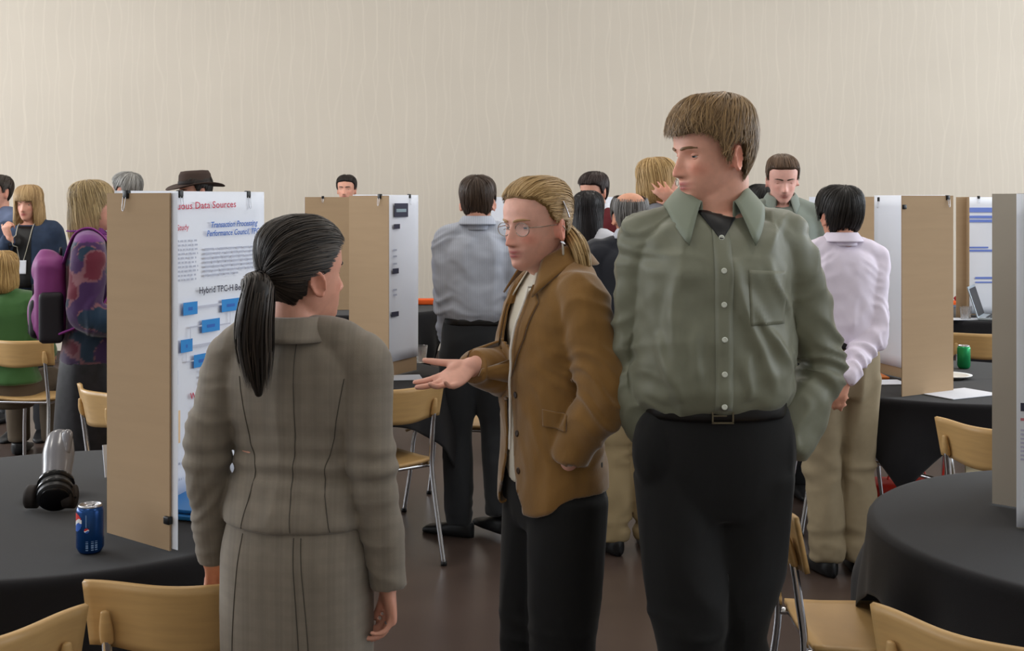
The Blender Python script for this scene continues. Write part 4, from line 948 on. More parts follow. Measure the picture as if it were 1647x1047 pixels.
P3T = mk('black_trousers', rgb(18, 18, 19), .85, sheen=.08, bump=.1, bscale=600)
p.bottom(P3T, waist=1.035, knees=[(-.052, -.03, .48), (.058, .05, .48)], ankles=[(-.05, -.17, .07), (.075, .10, .06)], r=(.100, .094, .076, .072, .068), seed=4, wr=2.0, extra=[((.135, .02, .93), (.055, .075, .10)), ((-.135, -.01, .92), (.055, .075, .10))])
V_, F_ = loft([(1.004, .160, .114, .112), (1.012, .162, .1165, .113), (1.034, .161, .1165, .112), (1.040, .158, .114, .110)], 6, 60, fn=p.W); belt = p.add('belt', (V_, F_), plain('black_leather', rgb(20, 18, 18), rough=.35))
bc = p.W((0, .120, 1.020)); r_ = p.R
bk_ = join([boxm(bc + p.dirw((s * .024, 0, 0)), (.004, .004, .034)) for s in (-1, 1)] + [boxm(bc + A([0, 0, s * .017]), (.052, .004, .004)) for s in (-1, 1)] + [boxm(bc + p.dirw((.008, .002, 0)), (.034, .003, .003))])
p.add('buckle', bk_, plain('old_brass', rgb(110, 102, 84), rough=.35, metal=.9), False, parent=belt)
p.shoes(M['black'], [(-.05, -.19, 0), (.08, .08, 0)], L=.30)

# ---- woman in grey suit, seen from behind
SUIT = mk('grey_glen_check', rgb(126, 116, 103), .8, var=.06, vscale=40, bump=.15, bscale=600, sheen=.2)
stripes(SUIT, 'X', 9, None, rgb(102, 93, 84), dist=.5, thin=.45, mixf=.22); stripes(SUIT, 'X', 30, None, rgb(136, 129, 114), dist=.3, thin=.6, mixf=.15); stripes(SUIT, 'Z', 11, None, rgb(104, 97, 86), dist=.5, thin=.5, mixf=.12)
p = Person('woman with black ponytail in grey suit, seen from behind, hand on chair', -.448, 2.60, -14, 1.585, sex='f', hyaw=-30, hpitch=2, hroll=3, skin=(214, 156, 134), vox=.0048, cvox=.0062, hs=.93)
p.arms['L'] = [p.W((-.152, -.008, 1.395)), at(333, 722, 2.60), at(346, 893, 2.66)]
p.arms['R'] = [p.W((.160, -.008, 1.395)), at(598, 742, 2.54), at(624, 936, 2.56)]
p.hand('L', (-.05, .75, -.55), (0, -.6, -1), curl=(35, 45, 25), spread=3)
p.hand('R', (.10, .12, -1), (-1, -.25, -.15), curl=(32, 42, 30), spread=3, thumb=(25, 20, 20))
p.body(legs=True, brow=(30, 25, 22), iris=(40, 30, 25))
TJ = [(1.028, .166, .118, .136), (1.05, .165, .117, .134), (1.10, .156, .108, .118), (1.17, .141, .100, .100), (1.22, .144, .104, .100), (1.27, .158, .115, .107), (1.34, .162, .106, .110), (1.395, .152, .095, .102), (1.435, .120, .076, .088), (1.465, .078, .058, .070)]
def wj(l): return .004 * np.exp(-((l[:, 2] - 1.17) / .05) ** 2) * np.sin(l[:, 2] * 130 + 8 * np.abs(l[:, 0]))
p.top(SUIT, TJ, name='suit_jacket', sl=(.058, .056, .050, .047, .041), wr=.85, seed=5, wfn=wj, shr=(.052, .050, .044), sleeve_tip=.012, fold=(8, 8, 2), it=2)
jk = p.topo; SM = plain('dark_seam_thread', rgb(70, 65, 57))  # seam thread darker than the suit cloth
p.seam('back_seam', [(.035, -.1, 1.44), (.038, -.1, 1.25), (.032, -.1, 1.15), (.040, -.1, 1.034)], (0, 1, 0), SM, .0011, parent=jk)
for s in (-1, 1): p.seam('back_seam', [(s * .120 + .02, -.1, 1.36), (s * .095 + .02, -.1, 1.22), (s * .080 + .02, -.1, 1.15), (s * .10 + .02, -.1, 1.034)], (0, 1, 0), SM, .0011, parent=jk)
p.collar(SUIT, name='jacket_collar', r0=(.060, .064), z0=1.43, z1=1.492, drop=.052, point=.05, gap=48, zf=-.05, out=.040, cy=-.018, th=.005, parent=jk)
V_, F_ = loft([(.46, .150, .105, .110), (.60, .168, .115, .122), (.78, .172, .118, .134), (.94, .172, .116, .138), (1.04, .156, .108, .120), (1.10, .134, .094, .096)], 60, 90, fn=p.W)
l = p.L(V_); V_ = V_ + (l * [1, 1, 0]) @ p.R.T * p.S * (.02 * ridged(l * A([9, 9, 1.6]), 3))[:, None]
sk = p.add('skirt', (V_, F_), SUIT); sb = BVHTree.FromPolygons(V_.tolist(), [tuple(f) for f in F_])
for x in (-.10, .055, .075): p.seam('skirt_seam', [(x * .8, -.1, 1.02), (x * 1.05, -.1, .78), (x * 1.1, -.1, .50)], (0, 1, 0), SM, .0011, bvh=sb, parent=sk)
p.hair((30, 26, 24), hi=(74, 64, 56), thick=(.018, .006, .012, .010), azl=(0, 45, 68, 78, 86, 92, 110, 118, 140, 180), zl=(.188, .178, .150, .125, .120, .134, .130, .075, .050, .042), pole=(-.05, -1, -.12), nstr=2600, wid=.003, length=80, seed=9, wave=.004, lift=.004, tips=.1, bump=.004)
p.tail([p.Hd((-.004, -.098, .112)), p.Hd((-.006, -.128, .100)), at(416, 465, 2.43), at(410, 515, 2.43), at(410, 565, 2.45), at(416, 632, 2.46)], [.017, .021, .028, .034, .034, .020], (32, 27, 24), n=700, wid=.0035, hi=(70, 60, 52))
k_ = [p.Hd((-.005 + .019 * math.cos(a), -.113 + .004 * math.sin(a), .106 + .019 * math.sin(a))) for a in np.linspace(0, 6.28, 14)]; p.add('hair_tie', tube(k_, [.004] * 14, n=8, seg=28), M['black'])
V, Q = None, None
rc = at(640, 992, 2.44)
# ring on the fourth finger of the right hand
hh = p.hands['R'][4][0]; c_ = hh[len(hh) // 3 + 20:len(hh) // 3 + 32].mean(0); ax_ = nrm(hh[len(hh) // 2:len(hh) // 2 + 12].mean(0) - hh[len(hh) // 4:len(hh) // 4 + 12].mean(0)); u_ = nrm(np.cross(ax_, [1, 0, .2])); v_ = np.cross(ax_, u_)
p.add('ring', tube([c_ + (u_ * math.cos(a) + v_ * math.sin(a)) * .0088 for a in np.linspace(0, 6.283, 16)], [.0014] * 16, n=8, seg=32), M['metal'])
p.shoes(M['black'], [(-.075, 0, 0), (.075, 0, 0)], L=.24, h=.05)

# ---- blonde woman in tan corduroy jacket
CORD = mk('tan_corduroy', rgb(136, 100, 52), .85, var=.16, vscale=14, sheen=.5, bump=.25, bscale=380, stretch=(1, 1, .35), spec=.2)
p = Person('blonde woman with glasses in tan corduroy jacket, holding out an open hand', .110, 3.27, 114, 1.683, sex='f', hyaw=20, hpitch=-6, skin=(232, 178, 160), vox=.0038, cvox=.0062, hs=.975, headoff=(0, .045, 0))
p.arms['L'] = [p.W((-.158, -.008, 1.395)), at(970, 640, 3.08), at(914, 742, 3.11)]
p.arms['R'] = [p.W((.158, -.008, 1.395)), at(856, 604, 3.38), at(757, 590, 3.18)]
p.hand('R', (-.128, -.10, -.068), (-.10, -.62, .78), per=[(6, 8, 6), (10, 10, 8), (16, 20, 14), (24, 24, 18)], spread=6, thumb=(48, 4, 8))
p.body(lips=(176, 92, 92), blush=.7, brow=(176, 140, 98), iris=(70, 95, 110), gaze=(8, -4), lidlow=3)
TB = [(.90, .150, .115, .115), (.96, .150, .118, .112), (1.08, .146, .112, .100), (1.2, .146, .110, .098), (1.30, .150, .116, .100), (1.37, .142, .098, .098), (1.43, .105, .074, .084), (1.468, .066, .056, .066)]
BL = plain('cream_blouse', rgb(224, 218, 202), rough=.6)
V_, Q_ = remesh([loft(TB, 30, 44, fn=p.W)], .007, 2); l = p.L(V_); V_ = V_ + normals(V_, Q_) * (.004 * ridged(l * A([14, 14, 4]), 8))[:, None]; bl_o = p.add('blouse', (V_, Q_), BL); blb = BVHTree.FromPolygons(V_.tolist(), Q_.tolist())
TK = [(.885, .180, .135, .135), (.93, .178, .134, .135), (1.03, .166, .128, .116), (1.15, .160, .126, .108), (1.27, .166, .132, .112), (1.35, .166, .116, .112), (1.395, .154, .096, .104), (1.435, .122, .078, .090), (1.465, .080, .060, .072)]
p.top(CORD, TK, name='corduroy_jacket', sl=(.062, .062, .059, .057, .048), wr=1.5, seed=7, shr=(.053, .051, .045), sleeve_tip=-.008, zfn=lambda l: -.055 * sstep(l[:, 1], .02, .13) * sstep(1.08 - l[:, 2], 0, .18) * (np.abs(l[:, 0]) < .2))
ow = lambda z: float(np.interp(z, [.86, .90, .95, 1.02, 1.15, 1.25, 1.36, 1.44, 1.5], [.075, .045, .030, .022, .018, .026, .040, .058, .070]))
jk = cut_front(p, ow, ymin=.03, top=1.452)
for s in (-1, 1):
    p.patch('lapel', [(s * .052, .1, 1.435), (s * .100, .09, 1.385), (s * .082, .1, 1.29), (s * .022, .1, 1.17)], (0, -1, 0), CORD, off=.007, th=.005, n=14, parent=jk)
p.collar(CORD, name='jacket_collar', r0=(.064, .070), z0=1.45, z1=1.528, drop=.050, point=.050, gap=40, zf=-.040, out=.050, cy=-.004, th=.005, parent=jk)
p.collar(BL, name='blouse_collar', r0=(.056, .062), z0=1.44, z1=1.500, drop=.03, point=.045, gap=24, zf=-.035, out=.026, cy=.0, th=.003, parent=bl_o)
p.patch('pocket_flap', [(-.125, .09, 1.115), (-.175, .045, 1.105), (-.178, .045, 1.065), (-.128, .09, 1.072)], (.72, -.70, 0), CORD, off=.006, th=.004, n=12, parent=jk)
for z in (1.14, 1.04, .945):
    h, n_ = p.cast((-ow(z) - .022, .1, z), (0, -1, 0))
    if h is not None: button(p, h, n_, plain('brown_button', rgb(62, 44, 28), rough=.3), .0085, parent=jk)
out = []
for q in catm([(-.050, .1, 1.455), (-.062, .1, 1.38), (-.052, .1, 1.25), (-.040, .1, 1.12), (-.036, .1, 1.0)], 30):
    h, n_ = p.cast(q, (0, -1, 0))
    if h is not None: out.append(h + p.dirw((0, 1, 0)) * .017)
p.add('lanyard', tube(out, np.full(len(out), .0032), n=8, seg=len(out), cat=False), plain('white_cord', rgb(232, 228, 220)))
p.bottom(P3T, waist=1.04, r=(.105, .100, .086, .082, .078), knees=[(-.070, .01, .48), (.070, .03, .48)], ankles=[(-.08, -.02, .06), (.08, .02, .06)], seed=6)
p.hair((150, 118, 72), hi=(200, 168, 118), thick=(.014, .004, .014, .010), azl=(0, 45, 66, 76, 84, 90, 112, 118, 140, 180), zl=(.196, .188, .165, .135, .120, .130, .132, .085, .062, .055), pole=(0, -1, -.08), nstr=2800, wid=.0026, length=85, seed=12, wave=.006, lift=.003, tips=.15, bump=.003)
p.tail([p.Hd((0, -.092, .105)), p.Hd((0, -.115, .080)), at(930, 395, 3.20), at(938, 425, 3.185), at(944, 452, 3.18)], [.016, .020, .022, .020, .007], (140, 110, 66), n=420, wid=.003, hi=(205, 175, 125))
for s in (-1, 1):                                             # glasses
    rim = [p.Hd((s * .034 + .0245 * math.cos(a), float(front_y(p.T, .031, .113)) + .017 - .10 * abs(.0245 * math.cos(a) + .0) * (1 if s * math.cos(a) > 0 else 0), .110 + .0175 * math.sin(a))) for a in np.linspace(0, 2 * np.pi, 25)]
    if s == -1: gl = p.add('glasses', tube(rim, [.0011] * 25, n=6, seg=48), plain('thin_metal', rgb(150, 140, 130), rough=.25, metal=.9))
    else: p.add('rim', tube(rim, [.0011] * 25, n=6, seg=48), M['thin_metal'], parent=gl)
    V_ = A(rim[:-1] + [A(rim[:-1]).mean(0)]); p.add('lens', (V_, [(i, (i + 1) % 24, 24) for i in range(24)]), plain('lens_glass', (.95, .97, 1, 1), rough=.03, alpha=.14, spec=.6), parent=gl)
    y0 = float(front_y(p.T, .031, .113)) + .014
    p.add('temple', tube([p.Hd((s * .058, y0, .115)), p.Hd((s * .074, .05, .114)), p.Hd((s * .079, -.010, .112)), p.Hd((s * .078, -.030, .095))], [.0013] * 4, n=6, seg=20), M['thin_metal'], parent=gl)
    p.add('earring', tube([p.Hd((s * .083, -.008, .062)), p.Hd((s * .084, -.008, .050)), p.Hd((s * .084, -.008, .034))], [(.002, .002), (.009, .003), (.007, .003)], n=12, seg=14), plain('pale_shell', rgb(206, 202, 190), rough=.3))
y0 = float(front_y(p.T, 0, .114)) + .008; p.add('bridge', tube([p.Hd((-.011, y0 + .004, .112)), p.Hd((0, y0 + .007, .115)), p.Hd((.011, y0 + .004, .112))], [.0011] * 3, n=6, seg=10), M['thin_metal'], parent=gl)
p.add('hair_clip', tube([p.Hd((-.084, -.022, .172)), p.Hd((-.091, -.026, .150)), p.Hd((-.094, -.030, .130))], [(.004, .002)] * 3, n=8, seg=10), M['metal'])
p.shoes(M['black'])

# ---- man in light blue shirt, from behind
LB = mk('light_blue_shirt', rgb(188, 194, 208), .6, var=.03, vscale=30, bump=.1, bscale=600); stripes(LB, 'X', 30, None, rgb(150, 158, 178), thin=.6, mixf=.35)
DK = mk('charcoal_trousers', rgb(34, 36, 40), .8, sheen=.15)
p = Person('dark-haired man in light blue shirt and dark trousers, seen from behind', -.168, 6.0, 4, 1.735, hyaw=-8, skin=(214, 158, 136), cvox=.0095)
p.arms['L'] = [p.W((-.158, -.008, 1.39)), at(716, 492, 5.98), at(722, 562, 6.14)]; p.arms['R'] = [p.W((.158, -.008, 1.39)), at(838, 492, 5.98), at(832, 570, 6.16)]
for k in 'LR': p.hand(k, (.1 if k == 'L' else -.1, .5, -.8), (1 if k == 'L' else -1, 0, 0))
p.body(brow=(50, 38, 30)); p.hair((66, 52, 42), thick=(.016, .010, .016, .012), nstr=900, wid=.004, seed=21, lift=.004)
p.top(LB, simple_tab(T3, hw=.94), sl=(.056, .058, .055, .053, .044), wr=2.0, seed=9); p.collar(LB, z0=1.455, z1=1.522, drop=.04, point=.04, out=.03, zf=-.03)
p.bottom(DK, waist=1.035, knees=[(-.095, .0, .48), (.085, -.02, .50)], ankles=[(-.085, -.02, .06), (.10, -.10, .12)], seed=8); p.shoes(M['black'], [(-.085, -.02, 0), (.10, -.08, .03)], yaws=(58, 30))
V_, F_ = loft([(1.005, .160, .114, .112), (1.036, .160, .115, .111)], 4, 48, fn=p.W); p.add('belt', (V_, F_), M['black_leather'])

# ---- person in lavender shirt, from behind, hands clasped
LV = mk('lavender_shirt', rgb(230, 220, 236), .6, var=.02, vscale=30, bump=.1, bscale=600); KH = mk('khaki_trousers', rgb(152, 138, 112), .85, var=.05, vscale=25)
p = Person('black-haired person in lavender shirt and khaki trousers, hands clasped behind the back', 1.425, 5.40, 6, 1.672, hyaw=4, skin=(210, 152, 128), cvox=.0080)
p.arms['R'] = [p.W((.158, -.008, 1.39)), at(1404, 535, 5.34), at(1360, 606, 5.20)]; p.arms['L'] = [p.W((-.158, -.008, 1.39)), at(1290, 535, 5.34), at(1332, 608, 5.21)]
p.hand('R', (-.7, -.1, -.7), (.2, .9, -.3), curl=(35, 45, 30)); p.hand('L', (.35, -.25, -.8), (.1, .9, .2), curl=(30, 40, 30))
p.body(brow=(25, 22, 20)); p.hair((26, 23, 22), hi=(50, 45, 42), thick=(.022, .014, .022, .020), nstr=1100, wid=.004, seed=22, lift=.007, tips=.6, zl=(.16, .16, .14, .09, .09, .125, .125, .04, .01, -.005))
p.top(LV, simple_tab(T3, hw=.94), sl=(.056, .056, .053, .051, .044), wr=2.0, seed=12, sleeve_tip=.02); p.collar(LV, z0=1.455, z1=1.515, drop=.04, point=.04, out=.03, zf=-.03)
p.bottom(KH, waist=1.035, r=(.098, .092, .078, .074, .072), knees=[(-.080, .01, .48), (.078, .01, .48)], ankles=[(-.075, -.02, .07), (.080, -.02, .07)], seed=10, wr=2.2); p.shoes(M['black'], [(-.075, -.02, 0), (.08, -.02, 0)])
V_, F_ = loft([(1.005, .160, .114, .112), (1.036, .160, .115, .111)], 4, 48, fn=p.W); p.add('belt', (V_, F_), M['black_leather'])

# ---- balding man in dark sweater, khaki trousers
NV = mk('navy_sweater', rgb(34, 36, 44), .9, sheen=.3, bump=.2, bscale=300)
p = Person('balding grey-haired man in dark sweater and khaki trousers, seen from behind', .545, 5.73, 12, 1.670, hyaw=-8, hpitch=-14, skin=(216, 158, 130), cvox=.010)
for k in 'LR': p.hand(k, (0, .2, -1), (1 if k == 'L' else -1, 0, 0))
p.arms['L'] = [p.W((-.185, -.0, 1.395)), p.W((-.24, .0, 1.14)), p.W((-.16, .22, 1.06))]; p.hands.pop('L'); p.hand('L', (.2, 1, .2), (1, 0, 0))
p.body(brow=(120, 115, 110)); p.hair((98, 94, 92), hi=(150, 148, 146), thick=(.006, .004, .012, .012), nstr=800, wid=.004, seed=23, bald=((0, -.4, 1), 46), zl=(.21, .205, .19, .10, .10, .132, .134, .045, .02, .01))
p.top(NV, simple_tab(T3, hw=1.08, f=1.12, b=1.05), name='sweater', sl=(.072, .070, .062, .058, .046), wr=1.0, seed=14); p.collar(plain('pale_collar', rgb(186, 190, 200)), z0=1.455, z1=1.525, drop=.045, point=.03, out=.03, zf=-.03)
p.bottom(plain('light_khaki', rgb(160, 142, 108), rough=.85), waist=1.03, r=(.100, .096, .084, .080, .076), seed=13, wr=1.8); p.shoes(M['black'])

# ---- woman in patterned purple jacket with backpack
def pat(l):
    n1 = vnoise(l * A([11, 11, 13]) + 3.1, 2); n2 = vnoise(l * A([9, 9, 12]) + 9.7, 5); C = np.tile(A([s2l(c) for c in (64, 34, 80)]), (len(l), 1))
    C[n1 > .12] = [s2l(c) for c in (24, 48, 70)]; C[(n2 > .22)] = [s2l(c) for c in (104, 34, 52)]
    e = (np.abs(n2 - .22) < .055) | ((np.abs(n1 - .12) < .03) & (n2 < .2)); C[e] = [s2l(c) for c in (128, 84, 92)]
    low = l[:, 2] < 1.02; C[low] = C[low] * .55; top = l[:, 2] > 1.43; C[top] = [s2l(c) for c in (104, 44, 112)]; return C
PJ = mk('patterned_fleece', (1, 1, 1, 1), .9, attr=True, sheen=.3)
p = Person('woman with bobbed fair hair in patterned purple jacket, face turned right', -1.975, 5.85, -74, 1.708, sex='f', hyaw=6, skin=(220, 164, 142), cvox=.0095)
p.arms['R'] = [p.W((.162, -.008, 1.395)), p.W((.205, -.02, 1.10)), p.W((.17, .20, 1.02))]; p.arms['L'] = [p.W((-.162, -.008, 1.395)), p.W((-.205, -.02, 1.10)), p.W((-.17, .20, 1.02))]
for k in 'LR': p.hand(k, (0, 1, .1), (-1 if k == 'R' else 1, 0, .3))
p.body(brow=(120, 95, 60))
p.hair((146, 124, 88), hi=(192, 166, 118), thick=(.018, .012, .020, .018), rows=[(-.075, .050, .02, .06), (-.06, .078, .045, .098), (-.02, .092, .062, .116), (.06, .092, .075, .118), (.11, .090, .090, .116)], azl=(0, 40, 68, 84, 180), zl=(.145, .145, .09, -.10, -.10), pole=(0, -.2, 1), nstr=1300, wid=.004, length=120, seed=31, wave=.008, tips=.1)
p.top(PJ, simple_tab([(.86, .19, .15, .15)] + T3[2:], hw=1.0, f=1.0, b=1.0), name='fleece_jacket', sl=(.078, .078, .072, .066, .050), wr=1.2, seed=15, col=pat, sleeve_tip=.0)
p.collar(plain('purple_collar', rgb(110, 48, 118), rough=.9), z0=1.44, z1=1.505, drop=.03, point=.0, out=.03, zf=-.02, gap=30)
V_, F_ = loft([(.10, .20, .19, .19), (.5, .19, .17, .18), (.85, .18, .14, .155), (1.0, .16, .12, .12)], 40, 60, fn=p.W); l = p.L(V_); V_ = V_ + (l * [1, 1, 0]) @ p.R.T * (.06 * ridged(l * A([8, 8, .8]), 3))[:, None]
p.add('long_skirt', (V_, F_), plain('black_patterned_skirt', rgb(24, 22, 26), rough=.5, var=.5, vscale=30)); p.shoes(M['black'])
bp0 = p.W((0, -.180, 1.165)); t = thing('backpack', 'pink and black backpack worn by the woman in patterned purple jacket', 'backpack', tuple(bp0))
def bl_(v): return (A(v) * p.S * A([.95, .80, .92])) @ p.R.T
Vb, Qb = remesh([boxm((0, 0, .0), (.29, .17, .44), bev=.06), ellips((0, -.05, -.09), (.12, .09, .13)), ellips((0, -.02, .15), (.12, .09, .10))], .011, 5); Vb = Vb + normals(Vb, Qb) * (.007 * ridged(Vb * 9, 4))[:, None]
put('pack_body', mesh('pack_body', bl_(Vb), Qb, plain('magenta_nylon', rgb(128, 54, 116), rough=.6)), t)
Vb, Qb = remesh([boxm((0, -.085, -.10), (.20, .07, .20), bev=.03)], .010, 4); put('front_pocket', mesh('front_pocket', bl_(Vb), Qb, plain('black_nylon', rgb(28, 24, 30), rough=.6)), t)
for s in (-1, 1):
    Vb, Qb = remesh([boxm((s * .142, .01, -.09), (.05, .14, .26), bev=.024)], .009, 3); put('side_panel', mesh('side_panel', bl_(Vb), Qb, M['black_nylon']), t)
    put('shoulder_strap', mesh('shoulder_strap', bl_(tube([(s * .09, .075, .18), (s * .105, .14, .325), (s * .115, .245, .345), (s * .125, .345, .23), (s * .155, .34, .05), (s * .185, .22, -.10), (s * .15, .06, -.17)], [(.030, .007)] * 7, n=10, seg=40, up=(0, 0, 1))[0]), tube([(0, 0, 0)] * 7, [(.03, .007)] * 7, n=10, seg=40)[1], plain('purple_strap', rgb(134, 54, 130), rough=.7)), t)
for z in (.02, -.13): put('buckle_strap', mesh('buckle_strap', bl_(boxm((.0, -.10 if z > 0 else -.124, z), (.025, .012, .10), bev=.003)[0]), boxm((0, 0, 0), (.03, .01, .1), bev=.003)[1], M['black_nylon']), t)
put('haul_loop', mesh('haul_loop', bl_(tube([(-.03, .05, .20), (-.02, .05, .245), (.02, .05, .245), (.03, .05, .20)], [.007] * 4, n=8, seg=18)[0]), tube([(0, 0, 0)] * 4, [.007] * 4, n=8, seg=18)[1], M['black_nylon']), t)

# ---- woman in denim jacket, badge on lanyard
DN = mk('denim', rgb(46, 60, 84), .85, var=.18, vscale=18)
p = Person('woman with long fair hair and fringe in denim jacket, white badge on lanyard', -3.26, 8.40, 182, 1.712, sex='f', hyaw=-4, hpitch=-4, skin=(220, 164, 142), cvox=.011)
p.arms['R'] = [p.W((.162, -.008, 1.395)), p.W((.24, .05, 1.14)), p.W((.06, .20, 1.36))]; p.hand('R', (-.2, -.2, .8), (.4, .7, 0), curl=(60, 70, 40))
p.hand('L', (0, 0, -1), (1, 0, 0)); p.body(brow=(130, 100, 70))
p.hair((162, 130, 88), hi=(200, 168, 120), thick=(.022, .012, .018, .020), rows=[(-.095, .060, .03, .06), (-.08, .105, .055, .09), (-.03, .110, .070, .11), (.05, .102, .078, .115), (.11, .095, .092, .114)], azl=(0, 33, 40, 55, 180), zl=(.138, .138, .10, -.12, -.12), pole=(0, -.1, 1), nstr=1200, wid=.005, length=120, seed=33)
p.top(DN, simple_tab(T3, hw=1.05, f=1.08), name='denim_jacket', sl=(.072, .070, .064, .060, .048), seed=16); p.bottom(DK)
p.patch('dark_shirt', [(-.055, .1, 1.44), (.055, .1, 1.44), (.06, .1, 1.03), (-.06, .1, 1.03)], (0, -1, 0), M['black'], off=.004, m=20)
for s in (-1, 1): p.seam('lanyard', [(s * .05, .1, 1.45), (s * .045, .1, 1.35), (s * .012, .1, 1.21)], (0, -1, 0), plain('pale_cord', rgb(190, 186, 172)), .003, off=.008)
p.patch('badge', [(-.033, .1, 1.215), (.033, .1, 1.215), (.033, .1, 1.125), (-.033, .1, 1.125)], (0, -1, 0), M['paper'], off=.014, th=.003); p.shoes(M['black'])

# ---- seated person in green sweater
GS = mk('green_sweater', rgb(54, 92, 44), .95, sheen=.3, bump=.2, bscale=200)
p = Person('person with short fair hair in green sweater, seated at the left edge, back turned', -3.05, 7.47, -3, 1.72, sex='f', hyaw=20, skin=(218, 164, 140), cvox=.011); p.loc[2] = -.415; p.hO[2] -= .415
for k, s in (('L', -1), ('R', 1)): p.arms[k] = [p.W((s * .165, -.008, 1.395)), p.W((s * .23, .02, 1.13)), p.W((s * .15, .26, 1.08))]; p.hand(k, (-s * .2, 1, -.1), (0, 0, -1))
p.body(brow=(150, 120, 80)); p.hair((166, 132, 82), hi=(205, 170, 112), thick=(.020, .014, .022, .018), rows=[(-.02, .055, .0, .06), (-.005, .078, .03, .10), (.05, .092, .06, .114), (.10, .090, .085, .114)], azl=(0, 45, 60, 75, 180), zl=(.15, .15, .08, -.03, -.03), pole=(0, -.3, 1), nstr=1200, wid=.005, length=100, seed=34)
p.top(GS, simple_tab([(.93, .20, .15, .15)] + T3[1:], hw=1.12, f=1.1, b=1.1), name='sweater', sl=(.080, .078, .070, .062, .050), seed=17, wr=.9)
p.bottom(plain('brown_slacks', rgb(88, 76, 62), rough=.85), hipw=1.12, knees=[(-.11, .42, .885), (.11, .42, .885)], ankles=[(-.11, .44, .50), (.11, .44, .50)]); p.shoes(M['black'], [(-.11, .44, .417), (.11, .44, .417)])

# ---- background people
def bg(label, X, D, yaw, h, top, hairc, sex='m', hyaw=0, hpitch=0, skin=(216, 160, 138), name='shirt', coll=None, hair=None, trous=None, seed=50, arms=None):
    p = Person(label, X, D, yaw, h, sex=sex, hyaw=hyaw, hpitch=hpitch, skin=skin, vox=.009, cvox=.014)
    if arms: arms(p)
    for k, s in (('L', 1), ('R', -1)):
        if k not in p.hands: p.hand(k, (0, .15, -1), (s, 0, 0))
    p.body(brow=[c * .8 for c in hairc], lidlow=(14 if hpitch < -8 else 0)); kw = dict(nstr=600, wid=.005, seed=seed); kw.update(hair or {}); p.hair(hairc, **kw)
    p.top(top, T3, name=name, seed=seed); p.bottom(trous or DK); p.shoes(M['black'])
    if coll: p.collar(coll, z0=1.455, z1=1.52, drop=.042, point=.045, out=.03, zf=-.03)
    return p
WH = plain('white_shirt', rgb(206, 208, 216), rough=.7)
bg('dark-haired man in dark red sweater facing left by the back wall', .55, 8.2, 140, 1.80, plain('dark_red_sweater', rgb(92, 30, 36), rough=.9), (44, 32, 30), hpitch=-8, coll=WH, name='sweater', seed=51, hair=dict(thick=(.018, .014, .014, .012), zl=(.18, .172, .15, .10, .10, .134, .134, .06, .04, .03)))
bg('woman with long straight black hair and white top, seen from behind', .44, 7.2, -20, 1.668, WH, (24, 20, 22), 'f', hyaw=-10, seed=52, name='blouse', hair=dict(thick=(.016, .010, .020, .016), rows=[(-.30, .030, .0, .05), (-.28, .070, .01, .115), (-.15, .088, .03, .130), (-.02, .090, .05, .122), (.06, .088, .070, .116), (.11, .088, .088, .114)], azl=(0, 40, 58, 72, 180), zl=(.17, .165, .06, -.36, -.36), pole=(0, -.2, 1), length=150, nstr=1400))
def a15(p): p.arms['R'] = [p.W((.165, -.008, 1.395)), p.W((.20, .20, 1.26)), p.W((.12, .085, 1.485))]; p.hand('R', (-.75, -.05, .62), (0, .8, .3), curl=(15, 15, 10))
p = bg('fair-haired person with bobbed hair and glasses, hand raised to the cheek', .775, 6.6, -88, 1.835, plain('grey_blue_top', rgb(110, 112, 120), rough=.8), (168, 134, 84), 'f', hyaw=8, seed=53, arms=a15, hair=dict(thick=(.022, .014, .020, .020), rows=[(.0, .060, .02, .075), (.012, .082, .04, .100), (.06, .094, .070, .116), (.11, .092, .092, .116)], azl=(0, 40, 60, 75, 180), zl=(.15, .15, .075, -.01, -.01), pole=(0, -.2, 1), length=110, nstr=1300, hi=(205, 172, 120)))
for s in (-1, 1): p.add('glasses', tube([p.Hd((s * .034 + .024 * math.cos(a), .094, .112 + .017 * math.sin(a))) for a in np.linspace(0, 6.283, 20)], [.0016] * 20, n=6, seg=36), M['thin_metal'])
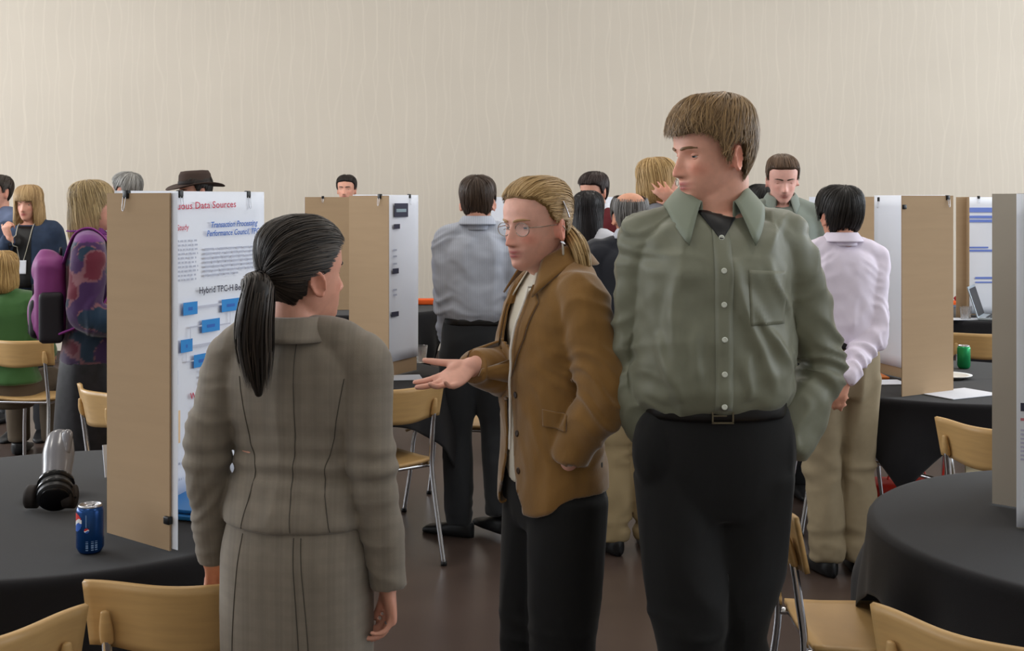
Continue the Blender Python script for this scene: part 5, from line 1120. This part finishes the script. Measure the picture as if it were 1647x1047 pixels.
bg('brown-haired young man facing the camera, looking down, behind the green shirt', 1.475, 6.8, 176, 1.868, plain('grey_green_shirt', rgb(128, 138, 130), rough=.7), (86, 66, 50), hpitch=-14, skin=(230, 178, 164), coll=plain('grey_green_shirt', rgb(128, 138, 130)), seed=54, hair=dict(thick=(.016, .008, .010, .008), zl=(.190, .186, .168, .11, .105, .138, .138, .06, .04, .03), tips=1.0))
bg('dark-haired person hidden behind the collar of the green shirt', 1.515, 7.6, 20, 1.712, plain('dark_grey_top', rgb(60, 60, 66), rough=.9), (26, 24, 24), seed=55)
bg('grey-haired man at left showing above the near board', -2.57, 8.3, 58, 1.805, plain('pale_grey_shirt', rgb(170, 172, 176), rough=.8), (128, 126, 122), seed=56, hair=dict(hi=(178, 176, 172), thick=(.012, .006, .012, .012)))
bg('dark-haired man by the back wall showing above far tan board', -1.49, 11.2, 175, 1.84, plain('brown_grey_top', rgb(90, 84, 80), rough=.9), (36, 30, 28), seed=57)
bg('person in grey-blue shirt cut off by the left edge of the photo', -3.76, 9.1, 150, 1.80, plain('slate_blue_shirt', rgb(92, 102, 128), rough=.8), (50, 42, 36), seed=58)
p = bg('man in brown brimmed hat showing above the near board', -2.03, 8.0, 128, 1.795, plain('tan_coat', rgb(140, 122, 100), rough=.9), (40, 34, 30), seed=59, hpitch=-4)
FELT = plain('brown_felt', rgb(62, 48, 42), rough=.9, var=.1)
Rr = []; th = np.linspace(0, 2 * np.pi, 48, endpoint=False)
for r, z in [(.165, .150), (.168, .153), (.165, .156), (.12, .160), (.098, .166), (.094, .19), (.090, .225), (.078, .248), (.045, .252), (.005, .240)]:
    br = max(0, (r - .10) / .068); Rr.append(np.stack([r * .90 * np.cos(th), r * 1.12 * np.sin(th), z + br * (.022 * np.cos(th) ** 2 - .014 * np.sin(th) ** 2)], 1))
ht = p.add('hat', (lambda vf: (p.Hd(vf[0] + A([0, -.005, 0])), vf[1]))(closed_rings(A(Rr))), FELT)
p.add('hat_band', (lambda vf: (p.Hd(vf[0] + A([0, -.005, 0])), vf[1]))(closed_rings(A([np.stack([r * .90 * np.cos(th), r * 1.12 * np.sin(th), np.full(48, z)], 1) for r, z in [(.096, .166), (.0985, .168), (.097, .188), (.093, .19)]]))), plain('dark_band', rgb(32, 24, 22)), parent=ht)
